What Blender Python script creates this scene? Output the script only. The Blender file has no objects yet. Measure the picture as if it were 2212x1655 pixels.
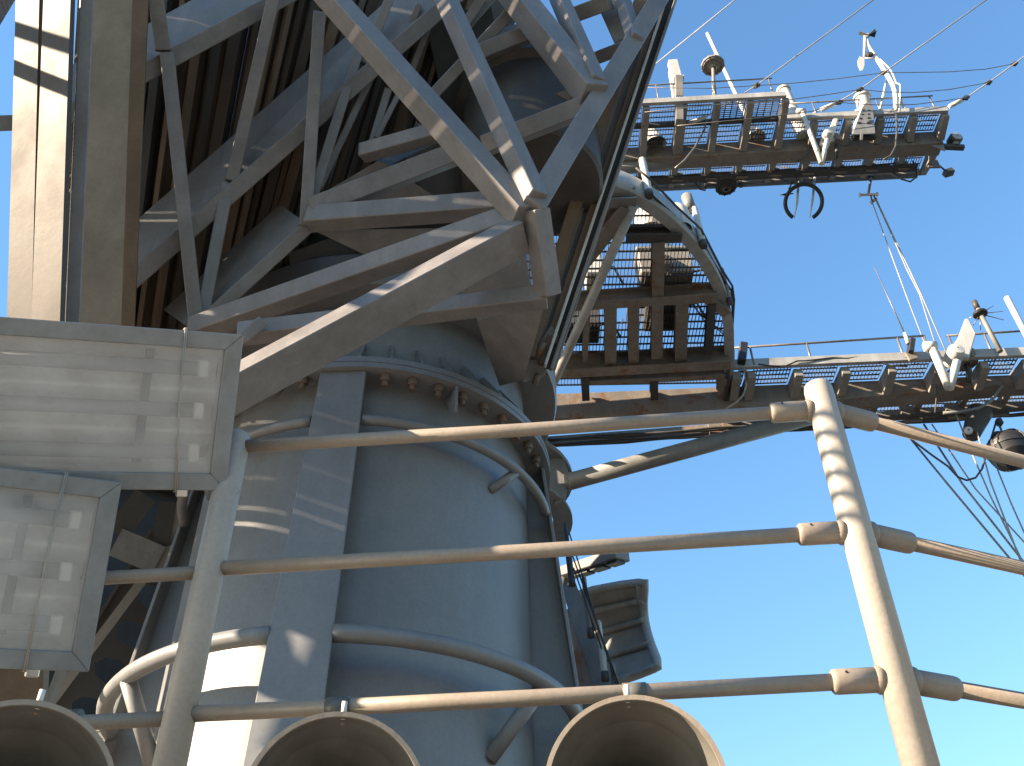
import bpy, bmesh, math, random
from mathutils import Vector as V, Matrix
random.seed(7)
S = bpy.context.scene
COL = S.collection
R_ = math.radians

# ------------------------------------------------------------------ camera
CAMZ = 1.6                       # eye height above the lower deck
FOC, PITCH, ROLL = 2150.0, R_(40), R_(-0.9)
CAM = V((0, 0, CAMZ))
_F = V((0, math.cos(PITCH), math.sin(PITCH)))
_U0 = V((0, -math.sin(PITCH), math.cos(PITCH)))
_R0 = V((1, 0, 0))
_R = _R0*math.cos(ROLL) + _U0*math.sin(ROLL)
_U = _U0*math.cos(ROLL) - _R0*math.sin(ROLL)
cam = bpy.data.cameras.new('camera')
cam.sensor_width = 36; cam.lens = 36*FOC/2212
cam.clip_start = 0.05; cam.clip_end = 20000
camo = bpy.data.objects.new('camera', cam); COL.objects.link(camo)
m = Matrix((_R, _U, -_F)).transposed().to_4x4(); m.translation = CAM
camo.matrix_world = m
S.camera = camo
S.render.resolution_x, S.render.resolution_y = 1024, 766

# ------------------------------------------------------------------ sky, sun, exposure
SUN_AZ, SUN_EL = R_(72), R_(24)          # azimuth: turned left from "behind the camera"
SUND = V((-math.sin(SUN_AZ)*math.cos(SUN_EL), -math.cos(SUN_AZ)*math.cos(SUN_EL), math.sin(SUN_EL)))
w = bpy.data.worlds.new('World'); S.world = w; w.use_nodes = True
nt = w.node_tree; nt.nodes.clear()
sky = nt.nodes.new('ShaderNodeTexSky'); sky.sky_type = 'NISHITA'; sky.sun_disc = False
sky.sun_elevation = SUN_EL; sky.sun_rotation = math.atan2(SUND.x, SUND.y)
sky.altitude = 0; sky.air_density = 2.0; sky.dust_density = 0.0; sky.ozone_density = 8.5
bg = nt.nodes.new('ShaderNodeBackground'); bg.inputs[1].default_value = 0.069
wo = nt.nodes.new('ShaderNodeOutputWorld')
nt.links.new(sky.outputs[0], bg.inputs[0]); nt.links.new(bg.outputs[0], wo.inputs[0])
sl = bpy.data.lights.new('sun', 'SUN'); sl.energy = 5.0; sl.angle = R_(0.53); sl.color = (1.0, 0.81, 0.60)
so = bpy.data.objects.new('sun', sl); COL.objects.link(so); so.location = (-6, -3, 14)
so.rotation_euler = SUND.to_track_quat('Z', 'Y').to_euler()
S.view_settings.view_transform = 'Standard'; S.view_settings.look = 'None'
S.view_settings.gamma = 1; S.view_settings.use_curve_mapping = False
S.view_settings.exposure = 2.2

# ------------------------------------------------------------------ photo pixels -> places
def ray(p):
    return _F + _R*((p[0]-1106)/FOC) + _U*((827.5-p[1])/FOC)
def atY(p, y):
    d = ray(p); return CAM + d*(y/d.y)
def atZ(p, z):                      # z above the eye
    d = ray(p); return CAM + d*(z/d.z)
def atR(p, r):
    return CAM + ray(p).normalized()*r
def crop(x0, y0, s):
    return lambda x, y: ((x0+x/s)/1.03436, (y0+y/s)/1.03436)
ca = crop(0, 0, 2.759); cb = crop(700, 0, 2.759); cc = crop(500, 500, 2.759); cd = crop(0, 500, 2.759)
c3 = crop(1400, 0, 2.491); c5 = crop(1400, 50, 3.678); c6 = crop(1800, 50, 3.678)
cp = crop(1150, 400, 2.365); c7 = crop(1600, 600, 2.759); c8 = crop(0, 1100, 2.704)
cr = crop(1200, 1100, 3.31); c9 = crop(1950, 560, 3.76); c1 = crop(600, 1100, 2.704)

# ------------------------------------------------------------------ materials
MATS = {}
def paint(name, col, rough=0.5, rust=0.0, bump=0.15, scale=1.0, metal=0.0, dirt=0.25, spec=0.4):
    mt = bpy.data.materials.new(name); mt.use_nodes = True
    n, l = mt.node_tree.nodes, mt.node_tree.links
    b = n['Principled BSDF']; b.inputs['Metallic'].default_value = metal
    b.inputs['Specular IOR Level'].default_value = spec
    tc = n.new('ShaderNodeTexCoord')
    def noise(sc, det=6, ro=0.6):
        t = n.new('ShaderNodeTexNoise'); t.inputs['Scale'].default_value = sc*scale
        t.inputs['Detail'].default_value = det; t.inputs['Roughness'].default_value = ro
        l.new(tc.outputs['Object'], t.inputs['Vector']); return t
    def ramp(src, p0, p1, c0=(0,0,0,1), c1=(1,1,1,1)):
        r = n.new('ShaderNodeValToRGB'); r.color_ramp.elements[0].position = p0; r.color_ramp.elements[1].position = p1
        r.color_ramp.elements[0].color = c0; r.color_ramp.elements[1].color = c1
        l.new(src, r.inputs[0]); return r
    big = noise(3.1, 8); fine = noise(55, 4)
    k = 1-dirt
    r1 = ramp(big.outputs['Fac'], 0.35, 0.7, (col[0]*k, col[1]*k, col[2]*k, 1), (min(1, col[0]*1.08), min(1, col[1]*1.08), min(1, col[2]*1.08), 1))
    last = r1.outputs[0]
    mx = n.new('ShaderNodeMixRGB'); mx.blend_type = 'MULTIPLY'; mx.inputs[0].default_value = 0.25
    l.new(last, mx.inputs[1]); r2 = ramp(fine.outputs['Fac'], 0.3, 0.62, (0.55, 0.53, 0.5, 1)); l.new(r2.outputs[0], mx.inputs[2])
    last = mx.outputs[0]
    mp = n.new('ShaderNodeMapping'); mp.inputs['Scale'].default_value = (9*scale, 9*scale, 0.9*scale); l.new(tc.outputs['Object'], mp.inputs['Vector'])
    st = n.new('ShaderNodeTexNoise'); st.inputs['Scale'].default_value = 1.6; st.inputs['Detail'].default_value = 6; l.new(mp.outputs[0], st.inputs['Vector'])
    rs = ramp(st.outputs['Fac'], 0.42, 0.66, (0.62, 0.58, 0.52, 1)); my = n.new('ShaderNodeMixRGB'); my.blend_type = 'MULTIPLY'; my.inputs[0].default_value = 0.45*min(1, dirt*3)
    l.new(last, my.inputs[1]); l.new(rs.outputs[0], my.inputs[2]); last = my.outputs[0]
    if rust > 0:
        sp = noise(6.5, 10, 0.72)
        rr = ramp(sp.outputs['Fac'], 0.66-0.22*rust, 0.74-0.18*rust)
        m2 = n.new('ShaderNodeMixRGB'); l.new(rr.outputs[0], m2.inputs[0]); l.new(last, m2.inputs[1])
        m2.inputs[2].default_value = (0.16, 0.07, 0.03, 1); last = m2.outputs[0]
    l.new(last, b.inputs['Base Color'])
    r3 = ramp(big.outputs['Fac'], 0.3, 0.7, (rough*0.8,)*3+(1,), (min(1, rough*1.25),)*3+(1,))
    l.new(r3.outputs[0], b.inputs['Roughness'])
    if bump:
        bp = n.new('ShaderNodeBump'); bp.inputs['Strength'].default_value = bump; bp.inputs['Distance'].default_value = 0.004
        bn = noise(38, 5); l.new(bn.outputs['Fac'], bp.inputs['Height']); l.new(bp.outputs[0], b.inputs['Normal'])
    MATS[name] = mt
    return mt
paint('grey', (0.19, 0.19, 0.184), 0.5, 0.06)
paint('mast_grey', (0.185, 0.188, 0.19), 0.42, 0.0, 0.06, dirt=0.12)
paint('rail_paint', (0.24, 0.20, 0.16), 0.42, 0.13, 0.22, scale=1.5, dirt=0.08)
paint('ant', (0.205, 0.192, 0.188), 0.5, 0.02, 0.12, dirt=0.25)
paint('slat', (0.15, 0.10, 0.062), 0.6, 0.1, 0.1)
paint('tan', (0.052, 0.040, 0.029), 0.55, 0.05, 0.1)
paint('deckhouse_shade', (0.02, 0.019, 0.018), 0.7, 0.0, 0.1)  # grey wall paint with its shade put into the colour
paint('ant_shade', (0.075, 0.068, 0.062), 0.55, 0.05, 0.1)  # antenna grey with interior shade put in, also on the girder leg
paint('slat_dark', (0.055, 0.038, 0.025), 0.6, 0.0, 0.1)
paint('beige_lit', (0.27, 0.215, 0.155), 0.55, 0.05, 0.1)  # sunlight put into the colour, for the panel behind the end column
paint('frame', (0.215, 0.222, 0.222), 0.4, 0.06, 0.08)
paint('post_lit', (0.33, 0.295, 0.255), 0.42, 0.08, 0.18, scale=1.5, dirt=0.1)  # paler than the rails, the sun's whiteness put into the colour
paint('lower_deck', (0.36, 0.36, 0.35), 0.75, 0.05, 0.2)
paint('pale', (0.34, 0.34, 0.33), 0.45, 0.08, 0.1)  # lighter copy of the grey, sky light and sun put into the colour
paint('reflector', (0.88, 0.88, 0.87), 0.38, 0.0, 0.0, metal=0.85, dirt=0.12)
paint('rusty', (0.20, 0.175, 0.145), 0.65, 0.55, 0.3)
paint('beam', (0.235, 0.22, 0.195), 0.55, 0.25, 0.15)
paint('grate', (0.09, 0.085, 0.08), 0.6, 0.2, 0)
paint('white', (0.50, 0.49, 0.46), 0.4, 0.0, 0.1, dirt=0.15)
paint('black', (0.02, 0.02, 0.022), 0.5, 0, 0.1)
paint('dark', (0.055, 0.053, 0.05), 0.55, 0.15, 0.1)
paint('cable', (0.07, 0.065, 0.06), 0.6, 0, 0)
paint('rope', (0.35, 0.32, 0.28), 0.7, 0, 0)
paint('wire', (0.22, 0.20, 0.18), 0.4, 0, 0, metal=0.5)
paint('bolt', (0.16, 0.12, 0.09), 0.55, 0.6, 0.3)
paint('horn', (0.12, 0.115, 0.10), 0.5, 0.02, 0.1)
paint('steel', (0.55, 0.55, 0.54), 0.3, 0.1, 0.05, metal=0.9)
paint('tray', (0.85, 0.86, 0.86), 0.35, 0, 0, dirt=0.1)
paint('tube', (0.36, 0.38, 0.39), 0.15, 0, 0, dirt=0.05)
paint('deck', (0.21, 0.19, 0.165), 0.8, 0.15, 0.3)
paint('sea', (0.03, 0.06, 0.08), 0.15, 0, 0.6, scale=0.05)
paint('lens', (0.4,0.4,0.38), 0.2, 0, 0)
def glassmat():
    mt = bpy.data.materials.new('pane_glass'); mt.use_nodes = True
    n, l = mt.node_tree.nodes, mt.node_tree.links; n.clear()
    o = n.new('ShaderNodeOutputMaterial'); tr = n.new('ShaderNodeBsdfTransparent'); tr.inputs[0].default_value = (0.97, 0.98, 0.98, 1)
    gl = n.new('ShaderNodeBsdfGlossy'); gl.inputs['Roughness'].default_value = 0.08
    df = n.new('ShaderNodeBsdfDiffuse'); df.inputs[0].default_value = (0.8, 0.81, 0.82, 1)
    fr = n.new('ShaderNodeFresnel'); fr.inputs[0].default_value = 1.5
    tc = n.new('ShaderNodeTexCoord'); ns = n.new('ShaderNodeTexNoise'); ns.inputs['Scale'].default_value = 9; ns.inputs['Detail'].default_value = 8
    l.new(tc.outputs['Object'], ns.inputs['Vector'])
    rp = n.new('ShaderNodeValToRGB'); rp.color_ramp.elements[0].position = 0.3; rp.color_ramp.elements[1].position = 0.8
    rp.color_ramp.elements[0].color = (0.08,)*3+(1,); rp.color_ramp.elements[1].color = (0.26,)*3+(1,)
    l.new(ns.outputs['Fac'], rp.inputs[0])
    m1 = n.new('ShaderNodeMixShader'); l.new(rp.outputs[0], m1.inputs[0]); l.new(tr.outputs[0], m1.inputs[1]); l.new(df.outputs[0], m1.inputs[2])
    m2 = n.new('ShaderNodeMixShader'); l.new(fr.outputs[0], m2.inputs[0]); l.new(m1.outputs[0], m2.inputs[1]); l.new(gl.outputs[0], m2.inputs[2])
    l.new(m2.outputs[0], o.inputs[0]); MATS['pane_glass'] = mt
glassmat()

# ------------------------------------------------------------------ shapes: (verts, faces, smooth flags)
def frame_of(d, up=None):
    d = d.normalized()
    up = up or (V((0, 0, 1)) if abs(d.z) < 0.95 else V((1, 0, 0)))
    a = d.cross(up); 
    if a.length < 1e-5: a = d.cross(V((1, 0.3, 0)))
    a.normalize(); return d, a, d.cross(a).normalized()*-1   # d, side, up'
def beam(p0, p1, w, h, up=None, twist=0.0, w1=None, h1=None):
    p0, p1 = V(p0), V(p1); d, a, b = frame_of(p1-p0, up)
    if twist:
        a, b = a*math.cos(twist)+b*math.sin(twist), b*math.cos(twist)-a*math.sin(twist)
    w1 = w1 or w; h1 = h1 or h
    vs = []
    for p, ww, hh in ((p0, w, h), (p1, w1, h1)):
        for sx, sy in ((-1, -1), (1, -1), (1, 1), (-1, 1)):
            vs.append(p + a*(sx*ww/2) + b*(sy*hh/2))
    fs = [(3, 2, 1, 0), (4, 5, 6, 7), (0, 1, 5, 4), (1, 2, 6, 5), (2, 3, 7, 6), (3, 0, 4, 7)]
    return vs, fs, [0]*6
def angle_iron(p0, p1, w, h, t, up=None, twist=0.0):
    p0, p1 = V(p0), V(p1); d, a, b = frame_of(p1-p0, up)
    if twist:
        a, b = a*math.cos(twist)+b*math.sin(twist), b*math.cos(twist)-a*math.sin(twist)
    sec = [(-w/2, -h/2), (w/2, -h/2), (w/2, -h/2+t), (-w/2+t, -h/2+t), (-w/2+t, h/2), (-w/2, h/2)]
    vs = [p + a*x + b*y for p in (p0, p1) for x, y in sec]
    fs = [(5, 4, 3, 0), (3, 2, 1, 0), (6, 9, 10, 11), (6, 7, 8, 9)] + [(i, (i+1) % 6, (i+1) % 6+6, i+6) for i in range(6)]
    return vs, fs, [0]*10
def ibeam(p0, p1, w, h, t, up=None):
    p0, p1 = V(p0), V(p1); d, a, b = frame_of(p1-p0, up)
    sec = [(-w/2, -h/2), (w/2, -h/2), (w/2, -h/2+t), (t/2, -h/2+t), (t/2, h/2-t), (w/2, h/2-t), (w/2, h/2), (-w/2, h/2), (-w/2, h/2-t), (-t/2, h/2-t), (-t/2, -h/2+t), (-w/2, -h/2+t)]
    vs = [p + a*x + b*y for p in (p0, p1) for x, y in sec]
    n = 12
    fs = [(i, (i+1) % n, (i+1) % n+n, i+n) for i in range(n)]
    for o, rev in ((0, 1), (n, 0)):
        for q in ((0, 1, 2, 11), (11, 2, 3, 10), (10, 3, 4, 9), (9, 4, 5, 8), (8, 5, 6, 7)):
            q = [o+i for i in q]; fs.append(tuple(q[::-1] if rev else q))
    return vs, fs, [0]*len(fs)
def tube(p0, p1, r, r1=None, n=16, caps=True):
    return sweep([p0, p1], [r, r if r1 is None else r1], n, caps)
def sweep(pts, r, n=10, caps=True, closed=False):
    pts = [V(p) for p in pts]; N = len(pts)
    rs = r if isinstance(r, (list, tuple)) else [r]*N
    vs, fs, sm = [], [], []
    t0 = (pts[1]-pts[0]).normalized(); _, a, b = frame_of(t0)
    for i, p in enumerate(pts):
        if closed: t = pts[(i+1) % N]-pts[i-1]
        elif i == 0: t = pts[1]-p
        elif i == N-1: t = p-pts[i-1]
        else: t = (pts[i+1]-p).normalized()+(p-pts[i-1]).normalized()
        t.normalize(); a = (a-t*a.dot(t)).normalized(); b = t.cross(a)
        for k in range(n):
            an = 2*math.pi*k/n; vs.append(p+(a*math.cos(an)+b*math.sin(an))*rs[i])
    M = N if closed else N-1
    for i in range(M):
        j = (i+1) % N
        for k in range(n):
            fs.append((i*n+k, i*n+(k+1) % n, j*n+(k+1) % n, j*n+k)); sm.append(1)
    if caps and not closed:
        fs.append(tuple(range(n-1, -1, -1))); sm.append(0)
        fs.append(tuple((N-1)*n+k for k in range(n))); sm.append(0)
    return vs, fs, sm
def lathe(c, ax, prof, n=32, a0=0.0, a1=2*math.pi, closed_prof=False, sharp=True):
    """prof: list of (radius, height along ax)"""
    c = V(c); d, a, b = frame_of(V(ax)); full = abs(a1-a0-2*math.pi) < 1e-6
    m_ = n if full else n+1; vs, fs, sm = [], [], []
    P = list(prof); K = len(P)
    segs = [(i, i+1) for i in range(K-1)] + ([(K-1, 0)] if closed_prof else [])
    for i, j in segs:                      # separate verts per band keep edges crisp
        o = len(vs)
        for k in range(m_):
            an = a0+(a1-a0)*k/n
            e = a*math.cos(an)+b*math.sin(an)
            vs.append(c+e*P[i][0]+d*P[i][1]); vs.append(c+e*P[j][0]+d*P[j][1])
        for k in range(n):
            k2 = (k+1) % m_ if full else k+1
            fs.append((o+2*k, o+2*k2, o+2*k2+1, o+2*k+1)); sm.append(1)
    return vs, fs, sm
def prism(poly, nrm, t):
    poly = [V(p) for p in poly]; nrm = V(nrm).normalized()*t; n = len(poly)
    vs = poly+[p+nrm for p in poly]
    fs = [tuple(range(n-1, -1, -1)), tuple(range(n, 2*n))]+[(i, (i+1) % n, (i+1) % n+n, i+n) for i in range(n)]
    return vs, fs, [0]*len(fs)
def join(*ms):
    vs, fs, sm = [], [], []
    for a, b, c in ms:
        o = len(vs); vs += a; fs += [tuple(i+o for i in f) for f in b]; sm += c
    return vs, fs, sm

# ------------------------------------------------------------------ objects
def mk(name, g, mat, parent=None, bevel=0.0, root=None, weld=False):
    vs, fs, sm = g
    off = V((0, 0, 0))
    if parent is not None:
        q = parent
        while q is not None: off += q.location; q = q.parent
    elif root is not None: off = V(root)
    else:
        off = sum(vs, V((0, 0, 0)))/len(vs)
    me = bpy.data.meshes.new(name)
    me.from_pydata([tuple(v-off) for v in vs], [], fs)
    me.polygons.foreach_set('use_smooth', [bool(s) for s in sm])
    bm = bmesh.new(); bm.from_mesh(me)
    if weld: bmesh.ops.remove_doubles(bm, verts=bm.verts, dist=1e-5)
    bmesh.ops.recalc_face_normals(bm, faces=bm.faces)
    if bevel:
        bmesh.ops.bevel(bm, geom=list(bm.edges), offset=bevel, segments=1, affect='EDGES', profile=0.5, clamp_overlap=True)
    bm.to_mesh(me); bm.free()
    me.materials.append(MATS[mat])
    o = bpy.data.objects.new(name, me); COL.objects.link(o)
    if parent is not None: o.parent = parent
    else: o.location = off
    return o
def thing(name, label, cat, loc, group=None):
    o = bpy.data.objects.new(name, None); COL.objects.link(o); o.location = V(loc); o.empty_display_size = 0.1
    o['label'] = label; o['category'] = cat
    if group: o['group'] = group
    return o
def tag(o, label, cat, group=None):
    o['label'] = label; o['category'] = cat
    if group: o['group'] = group
    return o
def stuff(o): o['kind'] = 'stuff'; return o
def structure(o): o['kind'] = 'structure'; return o
def lerp(a, b, t): return a+(b-a)*t
def px2m(px, r): return px*r/FOC

# ================================================================== SETTING
DECK2 = 2.06                       # deck that carries the pedestal and the railing
def slab(name, x0, x1, y0, y1, z0, z1, mat):
    c = [V((x, y, z0)) for x, y in ((x0, y0), (x1, y0), (x1, y1), (x0, y1))]
    return structure(mk(name, prism(c, (0, 0, 1), z1-z0), mat))
slab('lower_deck', -7, 7, -3.5, 1.95, -0.2, 0, 'lower_deck')
slab('upper_deck', -12, 12, 1.93, 22, -0.2, DECK2, 'deck')
dh = thing('deckhouse', 'dark shaded deckhouse wall behind the slanting girder leg', 'deckhouse', (-6, 10, DECK2))
mk('wall', prism([V((-7.2, 6.4, DECK2-0.003)), V((-1.3, 9.6, DECK2-0.003)), V((-1.3, 14, DECK2-0.003)), V((-7.2, 14, DECK2-0.003))], (0, 0, 1), 5.2), 'deckhouse_shade', dh)
mk('roof_edge', prism([V((-7.3, 6.25, DECK2+5.2)), V((-1.2, 9.5, DECK2+5.2)), V((-1.2, 14.1, DECK2+5.2)), V((-7.3, 14.1, DECK2+5.2))], (0, 0, 1), 0.08), 'deckhouse_shade', dh)
slab('sea', -9000, 9000, -9000, 9000, -12.5, -12, 'sea')
slab('hull', -12, 12, -3.6, 40, -12.3, -0.203, 'grey')

# ================================================================== ANTENNA PEDESTAL
AX = V((4.7*math.sin(-0.17), 4.7*math.cos(-0.17), 0)); AXC = V((AX.x, AX.y, CAMZ))
RB = 0.871
def pol(az, r, z):                 # azimuth 0 faces -Y, positive to the right; z above the eye
    return V((AX.x+r*math.sin(az), AX.y-r*math.cos(az), CAMZ+z))
ped = thing('antenna_pedestal', 'broad grey cylindrical pedestal with bolted flange and pipe hoops under the radar antenna', 'pedestal', (AX.x, AX.y, DECK2))
zb = DECK2-CAMZ-0.002
ZF = 3.20
mk('body', lathe(AXC, (0, 0, 1), [(RB, zb), (RB, ZF-0.005)], 96), 'mast_grey', ped)
bfl = mk('bolt_flange', lathe(AXC, (0, 0, 1), [(RB-0.02, ZF-0.03), (1.0, ZF-0.03), (1.0, ZF), (RB-0.02, ZF)], 96), 'mast_grey', ped)
ufl = mk('upper_flange', lathe(AXC, (0, 0, 1), [(RB-0.02, ZF+0.003), (1.002, ZF+0.003), (1.002, ZF+0.035), (RB-0.02, ZF+0.035)], 96), 'mast_grey', ped)
mk('upper_drum', lathe(AXC, (0, 0, 1), [(0.86, ZF+0.03), (0.86, 3.78), (0.85, 3.80)], 96), 'mast_grey', ped)
mk('drum_rim', lathe(AXC, (0, 0, 1), [(0.85, 3.72), (1.05, 3.69), (1.06, 3.71), (1.06, 3.90), (0.6, 3.98), (0.02, 3.98)], 96), 'mast_grey', ped)
T0 = R_(-1.5)
def rho(z): return 1.09-(z-1.736)*0.0985           # stand-off of the stiffener flange
for k in range(4):
    az = T0+k*math.pi/2
    e = V((math.sin(az), -math.cos(az), 0)); tn = V((math.cos(az), math.sin(az), 0))
    zt = ZF-0.032
    web = [pol(az, RB-0.01, zb), pol(az, rho(zb), zb), pol(az, rho(zt), zt), pol(az, RB-0.01, zt)]
    mk('stiffener_web', prism([p-tn*0.008 for p in web], tn, 0.016), 'mast_grey', ped)
    fl = [pol(az, rho(zb), zb)-tn*0.132, pol(az, rho(zb), zb)+tn*0.132, pol(az, rho(zt), zt)+tn*0.112, pol(az, rho(zt), zt)-tn*0.112]
    mk('stiffener_flange', prism(fl, e, 0.018), 'mast_grey', ped, bevel=0.003)
def hoop(z, r, tr):
    for k in range(4):
        a0 = T0+k*math.pi/2; hw = 0.118
        d0 = math.asin(hw/r); n = 28
        pts = [pol(a0+d0+(math.pi/2-2*d0)*i/n, r, z) for i in range(n+1)]
        mk('hoop_pipe', sweep(pts, tr, 16), 'mast_grey', ped)
        for s in (pts[0], pts[-1]):
            pass
        fr_ = 0.68 if k == 0 else 0.47
        am = a0+d0+(math.pi/2-2*d0)*fr_
        mk('hoop_strut', tube(pol(am, r, z), pol(am-0.10, RB-0.01, z-0.30 if z < 2 else z-0.12), tr*0.95, n=14), 'mast_grey', ped)
hoop(1.736, 1.085, 0.036); hoop(2.866, 0.972, 0.026)
hexm = None
def bolt(az, z):
    c0 = pol(az, 0.945, z)
    return join(lathe(c0, (0, 0, -1), [(0.001, 0.042), (0.024, 0.042), (0.027, 0.036), (0.027, 0.0)], 6),
                lathe(c0, (0, 0, -1), [(0.001, 0.075), (0.015, 0.073), (0.015, 0.04)], 10))
b0 = None
for k in range(44):
    az = T0+(k+0.5)*2*math.pi/44
    if min(abs(((az-T0) % (math.pi/2))), abs(((az-T0) % (math.pi/2))-math.pi/2)) < 0.1: continue
    mk('bolt', bolt(az, ZF-0.028), 'bolt', bfl)
for k in range(40):                # triangular gussets standing on the flange
    az = T0+(k+0.5)*2*math.pi/40
    tn = V((math.cos(az), math.sin(az), 0))
    tri = [pol(az, 0.852, ZF+0.034), pol(az, 0.99, ZF+0.034), pol(az, 0.99, ZF+0.06), pol(az, 0.875, ZF+0.235), pol(az, 0.852, ZF+0.235)]
    mk('gusset', prism([p-tn*0.007 for p in tri], tn, 0.014), 'mast_grey', ufl)
mk('lug', prism([pol(0.55, RB-0.01, ZF-0.033)+V((0, 0, 0)), pol(0.55, 0.99, ZF-0.033), pol(0.55, 0.985, ZF-0.19), pol(0.55, 0.96, ZF-0.2)], V((math.cos(.55), math.sin(.55), 0)), 0.014), 'mast_grey', ped)

# ================================================================== RADAR ANTENNA
ant = thing('radar_antenna', 'huge grey radar antenna of crossed truss beams and vertical reflector slats above the pedestal', 'radar antenna', (AX.x, AX.y, CAMZ+3.98))
mk('turntable', lathe(AXC, (0, 0, 1), [(0.01, 3.975), (0.78, 3.975), (0.78, 4.16), (0.5, 4.22), (0.5, 6.6), (0.01, 6.6)], 48), 'ant_shade', ant)
def mem(name, p, r0, q, r1, w, h=None, tw=0.0, mat='ant', bev=0.004, parent=None):
    P0, P1 = atR(p, r0), atR(q, r1)
    view = ((P0+P1)/2-CAM).normalized()
    return mk(name, beam(P0, P1, w, h or w, up=view, twist=tw), mat, parent or ant, bevel=bev)
T45 = R_(40)
# main front frame, right
mem('chord', cb(1340, 1300), 4.22, cb(2200, -120), 6.2, 0.10, 0.10)
mem('post', cb(1375, 1290), 4.22, cc(2000, 440), 4.25, 0.085, 0.085, T45)
mem('diagonal', cb(20, -110), 5.5, cb(1300, 1330), 4.22, 0.105, 0.105, R_(-38))
mem('diagonal', cb(770, -110), 5.6, cb(1370, 1230), 4.22, 0.085, 0.085, R_(-38))
mem('diagonal', cb(1195, -90), 5.8, cb(1730, 590), 4.95, 0.125, 0.125, R_(-38))
mem('diagonal', cb(1480, -90), 5.9, cb(1745, 520), 4.98, 0.078, 0.078, R_(-38))
mem('diagonal', cb(1880, -90), 6.2, cb(1985, 250), 5.45, 0.065, 0.065, R_(-38))
mem('cross_member', cb(1060, 900), 5.1, cb(1720, 640), 4.98, 0.09, 0.10, 0.25)
mem('cross_member', cb(980, 350), 5.6, cb(1420, 170), 5.7, 0.08, 0.10, 0.25)
mem('cross_member', cb(1560, 110), 6.0, cb(1830, 10), 5.9, 0.085, 0.07, 0)
mem('cross_member', cb(1770, -60), 6.1, cb(1915, 260), 5.9, 0.10, 0.07, 0)
mem('cross_member', cb(1660, 390), 5.9, cb(1990, 265), 5.6, 0.07, 0.07, 0)
# lower arms that carry the frame from the turntable
mem('arm', (418, 712), 4.95, cb(1330, 1310), 4.28, 0.09, 0.10, R_(38))
mem('arm', cc(-120, 1122), 3.80, cc(1830, 70), 4.24, 0.15, 0.09, R_(-28))
mem('arm', cc(100, 680), 4.45, cc(1990, 450), 4.28, 0.075, 0.09, R_(35))
mem('arm', cb(-20, 1350), 5.15, cb(1180, 1260), 4.7, 0.10, 0.10, R_(40))
mem('arm', cb(300, 945), 5.4, cb(860, 790), 5.2, 0.08, 0.08, R_(40))
mem('arm', cb(-10, 1290), 5.15, cb(930, 930), 5.2, 0.10, 0.08, R_(20))
mem('stub', cc(110, 710), 4.3, cc(235, 605), 4.35, 0.05, 0.05, 0)
mk('turntable_bracket', prism([atR(cc(1560, 600), 5.05), atR(cc(1990, 455), 4.4), atR(cc(1850, 960), 5.05), atR(cc(1700, 1000), 5.3)], (0, 0, 1), 0.05), 'ant', ant)
# hub plates and gearbox behind the frame
mk('hub_plate', prism([atR(cb(*q), 5.4) for q in ((410, 985), (820, 1260), (330, 1270), (60, 1190))], ray(cb(400, 1150)), 0.02), 'ant', ant)
mk('hub_plate', prism([atR(cb(*q), 5.3) for q in ((0, 1420), (1200, 1400), (1160, 1500), (380, 1600))], ray(cb(400, 1450)), 0.02), 'ant', ant)
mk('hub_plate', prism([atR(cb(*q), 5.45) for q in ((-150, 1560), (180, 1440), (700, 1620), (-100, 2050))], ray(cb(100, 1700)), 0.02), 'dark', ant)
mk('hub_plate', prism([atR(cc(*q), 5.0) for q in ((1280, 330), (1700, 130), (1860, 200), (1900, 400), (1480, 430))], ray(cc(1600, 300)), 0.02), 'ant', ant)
mk('hub_plate', prism([atR(q, 6.0) for q in ((540, 640), (600, 470), (700, 430), (1000, 330), (1000, 560), (700, 700))], ray((700, 560)), 0.02), 'ant_shade', ant)  # plate added to close a sky gap, shade put into its colour
mk('hub_plate', prism([atR(cb(*q), 5.5) for q in ((1180, 700), (1640, 520), (1560, 640), (1200, 740))], ray(cb(1400, 650)), 0.03), 'ant', ant)
gb = atR(cb(1340, 880), 5.75)
mk('gearbox', lathe(gb, (0, 0, 1), [(0.01, -0.40), (0.36, -0.40), (0.38, -0.38), (0.38, 0.25), (0.43, 0.27), (0.43, 0.52), (0.40, 0.54), (0.01, 0.54)], 48), 'ant_shade', ant)
mem('gearbox_arm', cb(1320, 800), 5.9, cb(600, 1150), 5.6, 0.30, 0.25, 0, 'ant_shade')
mem('gearbox_arm', cb(1060, 880), 6.3, cb(900, 100), 6.4, 0.4, 0.3, 0, 'dark')
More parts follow.
